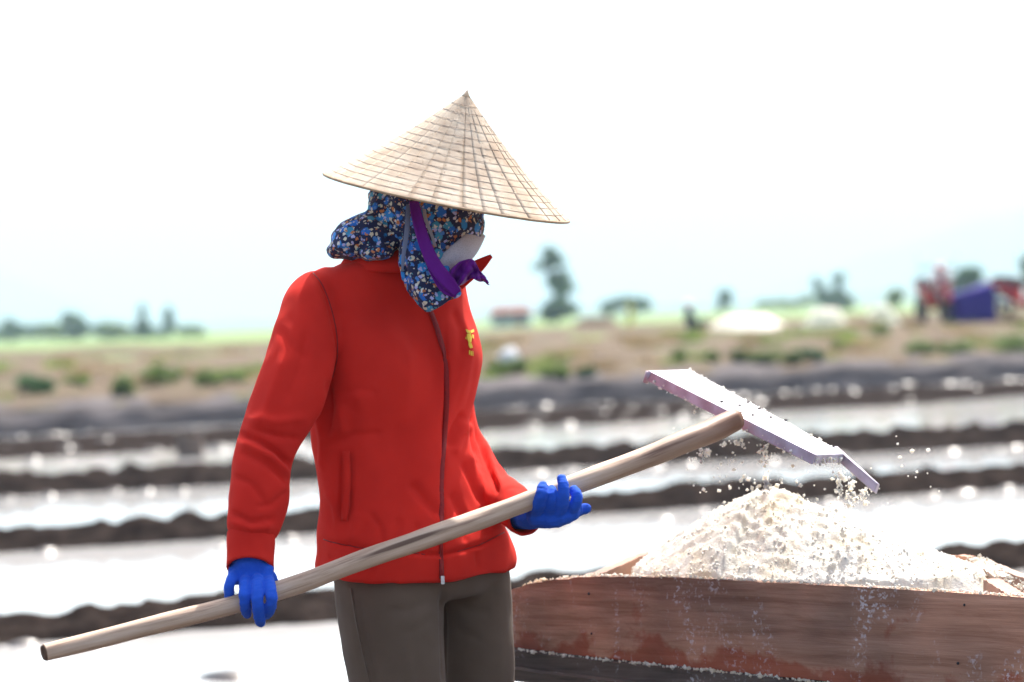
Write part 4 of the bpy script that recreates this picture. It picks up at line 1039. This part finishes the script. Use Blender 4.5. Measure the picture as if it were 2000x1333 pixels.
o = mb.build('falling_salt', M_wetsalt, None, False); tag(o, 'wet salt grains and clumps dropping from the rake head onto the heap', 'salt', kind='stuff')

# ================================================================== WET CLODS: GLOSSY DOMES SHAPED TO THROW SUN GLINTS
def clods(n, area, rng, smin, smax):
    mb = MB()
    for _ in range(n):
        x, y = area(rng)
        lift = 0.055 * max(0, 1 - abs((y - 31.3 - .48 * x) / 3.0) ** 1.7); r = rng.uniform(smin, smax); hh = r * rng.uniform(.16, .4); seg = 9; v = []; f = []
        for i, (t, zz) in enumerate(((1.0, -.25), (.8, .35), (.5, .78), (.2, .97))):
            for j in range(seg):
                a = 6.283 * j / seg; k = 1 + .18 * math.sin(a * 2 + x * 9) + .1 * math.sin(a * 3 + y * 7)
                v.append((x + math.cos(a) * r * t * k, y + math.sin(a) * r * t * k * .8, WATER + zz * hh + lift))
        v.append((x, y, WATER + hh + lift))
        for i in range(3):
            for j in range(seg): f.append((i * seg + j, i * seg + (j + 1) % seg, (i + 1) * seg + (j + 1) % seg, (i + 1) * seg + j))
        for j in range(seg): f.append((3 * seg + j, 3 * seg + (j + 1) % seg, 4 * seg))
        mb.add(v, f)
    return mb
def near_ridge(k, spread):
    y0, s_, hw, h = RIDGES[k]
    def fn(r):
        x = r.uniform(-9, 9); return x, y0 + s_ * x - hw * .9 - abs(r.gauss(0, spread))
    return fn
mb = MB()
for fn, n, a, b_ in ((near_ridge(0, .2), 26, .03, .09), (near_ridge(1, .25), 55, .03, .10), (near_ridge(2, .3), 60, .03, .11), ((lambda r: (lambda x: (x, 28.4 + .48 * x + r.uniform(-.6, 4.5)))(r.uniform(-9, 9))), 110, .04, .14),
                     (lambda r: (lambda x: (x, WALL[0] + WALL[1] * x - .3 - abs(r.gauss(0, 1.4))))(r.uniform(-11, 12)), 90, .05, .18), (lambda r: (r.uniform(-2.6, -.2), r.uniform(8.2, 9.9)), 7, .03, .12)):
    q = clods(n, fn, rng, a, b_); mb.add(q.v, q.f)
o = mb.build('wet_glint_clods', M_wet); tag(o, 'small wet mud clods shaped as glossy domes for sun glints along the dike feet', 'mud', kind='stuff')

# sluice board in the dike
sg = empty('sluice_gate', on_z(372, 893, WATER)); tag(sg, 'short dark wooden sluice gate set in the mud dike', 'sluice gate')
b0 = sg.location
for dx in (-.11, .11): MB().box((b0.x + dx, b0.y, .05), (.05, .07, .30)).build('post', M_beam, sg, False)
MB().box((b0.x, b0.y + .0, .03), (.17, .03, .22)).build('board', M_beam, sg, False)

# ================================================================== PLANTS
def leaf_cloud(mb, c, r, n, size, rng, lean=(0, 0)):
    c = Vector(c)
    for _ in range(n):
        while True:
            d = Vector((rng.uniform(-1, 1), rng.uniform(-1, 1), rng.uniform(-1, 1)))
            if .25 < d.length < 1: break
        p = c + Vector((d.x * r[0], d.y * r[1], d.z * r[2]))
        u = Vector((rng.gauss(0, 1), rng.gauss(0, 1), rng.gauss(0, 1))).normalized(); w_ = u.orthogonal().normalized(); s_ = size * rng.uniform(.6, 1.4)
        mb.add([p - u * s_, p + w_ * s_ * .45, p + u * s_, p - w_ * s_ * .45], [(0, 1, 2, 3)])
def tree(px_, D, top_py, blobs, label, group=None, mat=None, leaf=.22, dens=1.0, name='tree', seed=1, trunk_w=.016):
    """blobs: (px offset, py centre, rx px, ry px, leaves); trunk rises to the top"""
    rng_ = random.Random(seed); base = P(px_, horizon(px_) + 4, D); base.z = 0.55; mpp = D / F
    t = empty(name, base); tag(t, label, name, group)
    topz = P(px_, top_py, D).z; hgt = topz - .55
    mb = MB(); pts = []; m = 7
    for i in range(m):
        u = i / (m - 1); bx = np.interp(base.z + hgt * u * .92, sorted([P(px_, b_[1], D).z for b_ in blobs]), [b_[0] for b_ in sorted(blobs, key=lambda q_: -q_[1])]) if len(blobs) > 1 else blobs[0][0]
        pts.append(base + Vector((bx * mpp * u + rng_.uniform(-.05, .05), 0, hgt * .92 * u)))
    mb.tube(pts, [max(.02, hgt * trunk_w * (1.15 - .95 * i / (m - 1))) for i in range(m)], 8)
    tk = mb.build('trunk', M_bark, t)
    lm = MB(); cm = MB()
    for (dx, py_, rx, ry, nl) in blobs:
        c = P(px_ + dx, py_, D); nl = nl * 1.3
        k = max(3, int(rx * ry / 60))
        for _ in range(min(k, 10)):
            d = Vector((rng_.uniform(-.7, .7) * rx * mpp, rng_.uniform(-.7, .7) * rx * mpp, rng_.uniform(-.7, .7) * ry * mpp))
            cc = c + d; sz = rng_.uniform(.35, .6)
            leaf_cloud(cm, cc, (rx * mpp * sz, rx * mpp * sz, ry * mpp * sz), int(nl * dens / min(k, 10)), leaf * 1.25, rng_)
            i0 = min(m - 1, max(1, int((cc.z - .55) / max(hgt * .92, .1) * (m - 1)) - 1))
            lm.tube([pts[i0], (pts[i0] + cc) / 2 + Vector((0, 0, .1)), cc], [hgt * .006, hgt * .004, hgt * .002], 5)
    lm.build('limb', M_bark, tk)['kind'] = 'stuff'; cm.build('crown', mat or M_leaf, t, False)
    return t
G1 = 'trees along the far side of the green field'
tree(1086, 170, 472, [(-14, 488, 17, 17, 260), (-6, 512, 24, 16, 260), (-28, 524, 14, 12, 90), (10, 548, 26, 24, 420), (6, 580, 16, 14, 120)], 'tall sparse tree with a leaning top above a dark round bush', leaf=.24, seed=3, dens=.6)
tree(1090, 165, 585, [(-16, 608, 22, 18, 420), (16, 606, 22, 20, 420)], 'dark round bush at the foot of the tall sparse tree', name='bush', mat=M_leaf, leaf=.25, seed=4)
tree(1215, 230, 574, [(-20, 598, 22, 12, 260), (4, 588, 24, 12, 320), (34, 598, 22, 12, 260)], 'low spreading tree behind the yellow marker post', leaf=.35, seed=5)
tree(1414, 260, 566, [(0, 578, 16, 9, 240), (4, 594, 20, 10, 180)], 'small flat topped tree rising behind the long salt mound', leaf=.35, seed=6)
tree(1530, 330, 588, [(-40, 592, 34, 8, 260), (20, 590, 40, 9, 320)], 'low pale hedge of trees behind the small salt mounds', leaf=.4, seed=7, mat=M_leaf2)
tree(1608, 240, 546, [(-6, 558, 12, 12, 160), (0, 580, 22, 14, 300), (22, 590, 26, 12, 300)], 'tree with a thin forked top behind the salt mounds', leaf=.32, seed=8)
tree(1640, 235, 536, [(-4, 546, 9, 10, 120), (0, 566, 14, 14, 220), (6, 586, 26, 12, 300)], 'slender pointed tree beside the forked top tree', leaf=.32, seed=9)
tree(1755, 140, 562, [(0, 582, 22, 16, 420)], 'yellow green bush left of the parked red scooter', name='bush', mat=M_leaf2, leaf=.2, seed=10)
tree(1886, 150, 520, [(0, 540, 32, 18, 700), (-14, 556, 22, 14, 300), (16, 556, 22, 14, 300)], 'round crowned dark tree behind the purple covered crate', leaf=.22, seed=11)
tree(2012, 120, 485, [(0, 520, 16, 30, 400), (6, 560, 20, 20, 300)], 'dark tree behind the second red motorbike', leaf=.22, seed=12)
tree(22, 240, 628, [(-16, 648, 24, 14, 300), (18, 646, 20, 12, 260), (2, 636, 16, 10, 180)], 'pair of rounded trees with a reddish top at the field edge', leaf=.34, seed=13)
tree(140, 230, 612, [(-8, 626, 18, 14, 320), (12, 636, 20, 16, 360), (-4, 650, 22, 12, 260)], 'broad green tree standing alone over the field hedge', leaf=.32, seed=14)
tree(276, 230, 602, [(0, 612, 8, 11, 150), (0, 634, 14, 14, 280), (6, 650, 22, 12, 320)], 'narrow tree with a thin crown above a wide skirt', leaf=.3, seed=15)
tree(331, 250, 596, [(0, 608, 7, 10, 120), (0, 624, 11, 12, 260), (0, 640, 10, 9, 140)], 'pointed cypress shaped tree on the green field', leaf=.3, seed=16)
for k, (x, y, w_) in enumerate(((60, 650, 34), (95, 648, 34), (195, 648, 40), (235, 646, 36), (305, 650, 34), (370, 652, 30))):
    tree(x, 245, y - 14, [(0, y, w_, 13, 520)], 'low bush in the hedge along the green field', 'low hedge bushes along the green field', mat=M_leaf2 if k % 2 else M_leaf, leaf=.3, name='bush', seed=30 + k)
# scrub and tufts on the bank
def tuft(px_, py_, wpx, hpx, mat, label, group, seed, name='shrub', blade_=False):
    rng_ = random.Random(seed)
    # where the sight line meets the bank
    d = P(px_, py_, 1) - CAM; best = None
    for s_ in np.linspace(30, 60, 300):
        p = CAM + d * s_; dy = p.y - bank_y(p.x, 0)
        if dy > .5 and p.z <= bank_z(dy): best = p; break
    if best is None:
        best = CAM + d * 41; best.z = bank_z(best.y - bank_y(best.x, 0))
    mpp = best.y / F; t = empty(name, best); tag(t, label, name, group)
    mb = MB()
    if blade_:
        for _ in range(90):
            b_ = best + Vector((rng_.gauss(0, .35) * wpx * mpp, rng_.gauss(0, .2) * wpx * mpp, -.02)); h_ = hpx * mpp * rng_.uniform(.5, 1.1); ln_ = Vector((rng_.gauss(0, .3), rng_.gauss(0, .3), 1)) * h_; w_ = Vector((.012, 0, 0))
            mb.add([b_ - w_, b_ + w_, b_ + ln_], [(0, 1, 2)])
        mb.build('blades', mat, t, False)['kind'] = 'stuff'
    else:
        for _ in range(5):
            c = best + Vector((rng_.uniform(-.5, .5) * wpx * mpp, rng_.uniform(-.3, .3) * wpx * mpp, hpx * mpp * rng_.uniform(.25, .6)))
            leaf_cloud(mb, c, (wpx * mpp * .38, wpx * mpp * .38, hpx * mpp * .42), 70, .055, rng_)
        mb.build('foliage', mat, t, False)
        st = MB()
        for _ in range(5): st.tube([best, best + Vector((rng_.uniform(-.3, .3) * wpx * mpp, 0, hpx * mpp * .7))], [.012, .004], 5)
        st.build('stems', M_bark, t)
k = 0
for (x, y, w_, h) in ((230, 778, 40, 36), (300, 752, 60, 26), (960, 742, 44, 34), (1010, 738, 40, 30), (1100, 742, 36, 26), (1160, 740, 30, 24), (1335, 712, 26, 24), (1390, 716, 24, 18), (1430, 716, 28, 24), (1480, 716, 44, 30),
                      (1540, 712, 30, 22), (1600, 710, 50, 24), (1660, 690, 22, 16), (1735, 668, 28, 20), (1800, 700, 60, 24), (1860, 694, 50, 34), (1960, 688, 70, 38), (60, 770, 70, 30), (140, 762, 60, 24), (410, 764, 60, 30), (470, 756, 40, 26)):
    k += 1
    tuft(x + 18 * math.sin(k * 7.1), y - 10 * abs(math.sin(k * 3.7)), w_ * (.6 + .5 * abs(math.sin(k * 2.3))), h * (.7 + .5 * abs(math.sin(k * 5.3))), M_leaf2 if k % 6 else M_leaf, 'green scrub plant rooted on the slope of the dry earth bank', 'green scrub on the bank', 100 + k)
for k in range(130):
    x = random.uniform(-40, 2040)
    if 520 < x < 900: continue
    tuft(x, horizon(x) + random.uniform(40, 118), random.uniform(30, 70), random.uniform(10, 24), *((M_straw, 'tuft of dry straw coloured grass on the earth bank', 'dry grass tufts on the bank') if k % 5 < 3 else (M_leaf2, 'tuft of yellow green grass on the earth bank', 'green grass tufts on the bank')), 300 + k, 'grass_tuft', True)
# white sack on the bank
b0 = P(995, 728, 36.5); b0.z = bank_z(b0.y - bank_y(b0.x, 0)) + .12
mb = MB(); mb.ball(b0, (.17, .13, .14), 16, 10); mb.ball(b0 + Vector((.05, 0, .1)), (.07, .06, .08), 12, 8); me = mb.remesh(.02, 3)
co, no = mesh_np(me); co = co + no * (fbm(co, 9, 3) * .02)[:, None]; me.vertices.foreach_set('co', co.ravel())
tag(obj_from('sack', me, M_plastic_bag), 'small crumpled white sack lying among scrub on the bank', 'sack')

# ================================================================== FAR THINGS
def mound(px0, px1, py_top, py_base, D, label, seed, mat=M_salt):
    a = P(px0, py_base, D); b_ = P(px1, py_base, D); w_ = (b_ - a).length; h = (py_base - py_top) * D / F * .8; c = (a + b_) / 2; z0 = c.z - .1
    v = []; f = []; nn = 28
    for i in range(nn):
        for j in range(nn):
            u = -1 + 2 * i / (nn - 1); t = -1 + 2 * j / (nn - 1); r_ = max(abs(u) ** 2.6 + abs(t) ** 2.6, 0) ** (1 / 2.6)
            hh = (h + .1) * min(1, max(0, 1.9 * (1 - r_))) ** .8 * (1 + .12 * noise.fractal(Vector((u * 3, t * 3, seed)), 1, 2, 3))
            v.append((c.x + u * w_ / 2, c.y + t * min(w_ / 2, 1.6), z0 + hh))
    for i in range(nn - 1):
        for j in range(nn - 1): f.append((i * nn + j, (i + 1) * nn + j, (i + 1) * nn + j + 1, i * nn + j + 1))
    tag(mesh_obj('salt_mound', v, f, mat), label, 'salt mound')
mound(1375, 1542, 612, 640, 62, 'long low white salt mound beside the crouching worker', 2)
mound(1566, 1660, 598, 634, 58, 'pointed white salt mound between the long mound and the rounded one', 4)
mound(1686, 1757, 592, 628, 58, 'small rounded white salt mound near the red scooter', 6)
mound(1112, 1215, 616, 634, 80, 'flat pinkish salt mound left of the yellow marker post', 9, M_bank)
# marker post
b0 = P(1232, 636, 70); t = empty('marker_post', b0); tag(t, 'short square yellow marker post standing on the far dike', 'post')
MB().box((b0.x, b0.y, b0.z + .28), (.17, .17, .62)).build('shaft', M_yellow, t, False); mb = MB(); mb.box((b0.x, b0.y, b0.z + .62), (.21, .21, .07)); mb.build('cap', M_yellow, t, False)
# hut
b0 = P(998, 636, 150); t = empty('hut', b0); tag(t, 'small hut with a dark red roof beyond the fields', 'building')
mb = MB(); mb.box((b0.x, b0.y + 1, b0.z + .35), (2.5, 2.2, .9)); mb.build('wall', M_plaster, t, False)
mb = MB(); x0, x1 = b0.x - 1.5, b0.x + 1.5; z0 = b0.z + .78
mb.add([(x0, b0.y - .5, z0), (x1, b0.y - .5, z0), (x1, b0.y + 2.5, z0), (x0, b0.y + 2.5, z0), (x0 + .4, b0.y + 1, z0 + .5), (x1 - .4, b0.y + 1, z0 + .5)], [(0, 1, 5, 4), (1, 2, 5), (2, 3, 4, 5), (3, 0, 4), (3, 2, 1, 0)]); mb.build('roof', M_roof, t, False)
MB().box((b0.x + .5, b0.y - .13, b0.z + .3), (.5, .06, .8)).build('door', M_roof, t, False)
MB().box((b0.x - .5, b0.y - .13, b0.z + .45), (.5, .06, .4)).build('window', M_glass, t, False)
# crouching worker far off
b0 = P(1352, 655, 52); 
b0 = P(1352, 656, 50); fz = b0.z
t = empty('person', b0); tag(t, 'worker in dark clothes and a pale hat crouching beyond the bank', 'person')
mb = MB(); q = lambda x, y, z: Vector((b0.x + x, b0.y + y, b0.z + z))
mb.capsule([q(0, 0, .20), q(-.03, 0, .36), q(-.04, 0, .46)], [.13, .12, .10], 10); mb.capsule([q(-.04, 0, .48), q(-.05, 0, .55)], [.045, .05], 10); mb.ball(q(-.06, 0, .60), (.075, .08, .095), 12, 8)
for s_ in (-1, 1):
    mb.capsule([q(.02, .09 * s_, .2), q(.26, .12 * s_, .28), q(.22, .12 * s_, .04), q(.32, .12 * s_, .03)], [.085, .065, .045, .035], 10)
    mb.capsule([q(-.05, .13 * s_, .46), q(.06, .17 * s_, .3), q(.24, .13 * s_, .2)], [.05, .042, .032], 10)
obj_from('body', mb.remesh(.015, 3), M_navy, t)
mb = MB(); mb.tube([q(-.06, 0, .60), q(-.06, 0, .69), q(-.06, 0, .74)], [.19, .07, .01], 16); mb.build('hat', M_pale, t)

def motorbike(loc, yaw, label):
    t = empty('motorbike', loc); tag(t, label, 'motorbike')
    R = Matrix.Rotation(yaw, 3, 'Z'); W = lambda x, y, z: Vector(loc) + R @ Vector((x, y, z))
    for x in (-.62, .62):
        mb = MB(); mb.tube([W(x + math.cos(a) * .25, 0, .29 + math.sin(a) * .25) for a in np.linspace(0, 6.2832, 29)], [.045] * 29, 8, False); wh = mb.build('wheel', M_black, t)
        mb = MB(); mb.tube([W(x, -.03, .29), W(x, .03, .29)], [.06, .06], 10)
        for a in np.linspace(0, 6.2832, 9)[:-1]: mb.tube([W(x, 0, .29), W(x + math.cos(a) * .23, 0, .29 + math.sin(a) * .23)], [.012, .012], 5)
        mb.build('rim', M_dark_metal, wh)
    mb = MB(); mb.capsule([W(.38, 0, .95), W(.42, 0, .62), W(.30, 0, .36), W(-.05, 0, .34), W(-.25, 0, .5)], [.07, .13, .11, .09, .12], 10)
    for s_ in (-1, 1): mb.capsule([W(.40, .12 * s_, .84), W(.36, .17 * s_, .55), W(.26, .13 * s_, .34)], [.05, .06, .04], 8)
    mb.capsule([W(-.2, 0, .55), W(-.55, 0, .66), W(-.85, 0, .74)], [.13, .12, .06], 10); obj_from('fairing', mb.remesh(.02, 3), M_redpaint, t)
    mb = MB(); mb.capsule([W(-.02, 0, .72), W(-.35, 0, .76), W(-.75, 0, .80)], [.09, .11, .08], 10); obj_from('seat', mb.remesh(.02, 3), M_black, t)
    mb = MB(); mb.capsule([W(.86, 0, .42), W(.74, 0, .60), W(.52, 0, .58)], [.05, .07, .06], 8); obj_from('front_mudguard', mb.remesh(.015, 2), M_redpaint, t)
    for s_ in (-1, 1): mb = MB(); mb.tube([W(.62, .07 * s_, .29), W(.44, .06 * s_, .8)], [.022, .025], 8); mb.build('fork', M_chrome, t)
    mb = MB(); mb.tube([W(.28, -.36, 1.0), W(.38, -.14, 1.04), W(.38, .14, 1.04), W(.28, .36, 1.0)], [.018] * 4, 8); hb = mb.build('handlebar', M_black, t)
    mb = MB(); mb.ball(W(.44, 0, 1.0), (.1, .12, .1), 12, 8); mb.build('headlight_cowl', M_redpaint, t)
    mb = MB(); mb.ball(W(.51, 0, .99), (.05, .07, .06), 12, 8); mb.build('headlight', M_chrome, t)
    for s_ in (-1, 1):
        mb = MB(); mb.tube([W(.32, .28 * s_, 1.02), W(.30, .36 * s_, 1.2)], [.008, .008], 6); mb.ball(W(.30, .37 * s_, 1.24), (.03, .07, .05), 10, 6); mb.build('mirror', M_chrome, hb)
    mb = MB(); mb.tube([W(-.1, .14, .3), W(-.55, .16, .32), W(-.9, .16, .42)], [.03, .05, .045], 8); mb.build('exhaust', M_chrome, t)
    mb = MB(); mb.tube([W(-.05, -.12, .3), W(-.02, -.25, .0)], [.012, .012], 6); mb.build('side_stand', M_black, t)
    mb = MB(); mb.ball(W(-.93, 0, .74), (.04, .08, .05), 10, 6); mb.build('tail_light', M_redpaint, t)
    return t
def bank_point(px_, dy):
    lo, hi = 20, 90
    for _ in range(40):
        m = (lo + hi) / 2; p = P(px_, horizon(px_), m)
        if p.y - bank_y(p.x, 0) < dy: lo = m
        else: hi = m
    p = P(px_, horizon(px_), lo); p.z = bank_z(dy) + .0; return p
p = bank_point(1822, 6.5); motorbike(p, math.radians(-80), 'red scooter with pale front panel parked beside the purple covered crate')
p2 = bank_point(2000, 5.0); motorbike(p2, math.radians(-60), 'second red motorbike, with a bright headlight, parked beyond the purple crate')
p3 = bank_point(1897, 6.2)
mb = MB(); n = 14; rings = []
for i in range(12):
    t_ = i / 11; ring = []
    for j in range(48):
        a = 6.2832 * j / 48; c_, s_ = math.cos(a), math.sin(a); e_ = .22
        fl = .05 * (1 - t_) * math.sin(a * 9) + .02 * math.sin(a * 17 + t_ * 4)
        sx_ = (.40 - .02 * t_ + fl) * (abs(c_) ** e_) * (1 if c_ > 0 else -1); sy_ = (.30 + fl) * (abs(s_) ** e_) * (1 if s_ > 0 else -1)
        zz = .62 * min(1, t_ * 1.08) + .09 * (sx_ / .4) * t_; k_ = 1 if t_ < .93 else (.9 if t_ < .98 else .6)
        ring.append((p3.x + sx_ * k_, p3.y + sy_ * k_, p3.z + zz))
    rings.append(ring)
mb.loft(rings); crate = mb.build('covered_crate', M_tarp); tag(crate, 'large crate draped in an indigo purple tarpaulin between the two red motorbikes', 'crate')
# pale front panel of the scooter
sco = [o for o in bpy.data.objects if o.name == 'motorbike'][0]
R = Matrix.Rotation(math.radians(-80), 3, 'Z'); W = lambda x, y, z: p + R @ Vector((x, y, z))
mb = MB(); mb.capsule([W(.50, .10, .92), W(.54, .12, .75), W(.44, .14, .6)], [.06, .08, .05], 10); mb.capsule([W(.50, -.10, .92), W(.54, -.12, .75), W(.44, -.14, .6)], [.06, .08, .05], 10); mb.build('front_panel', M_pale, sco)

# ================================================================== HAZE
hz, nt, b = new_mat('haze_air'); nt.nodes.remove(b)
vol = nt.nodes.new('ShaderNodeVolumePrincipled'); vol.inputs['Color'].default_value = (0.62, 0.81, 1.0, 1); vol.inputs['Density'].default_value = 0.0006; vol.inputs['Anisotropy'].default_value = 0.0
nt.links.new(vol.outputs[0], nt.nodes['Material Output'].inputs['Volume'])
mb = MB(); mb.box((0, 1650, 149), (7200, 4200, 300.5)); o = mb.build('haze', hz, None, False); tag(o, kind='stuff')
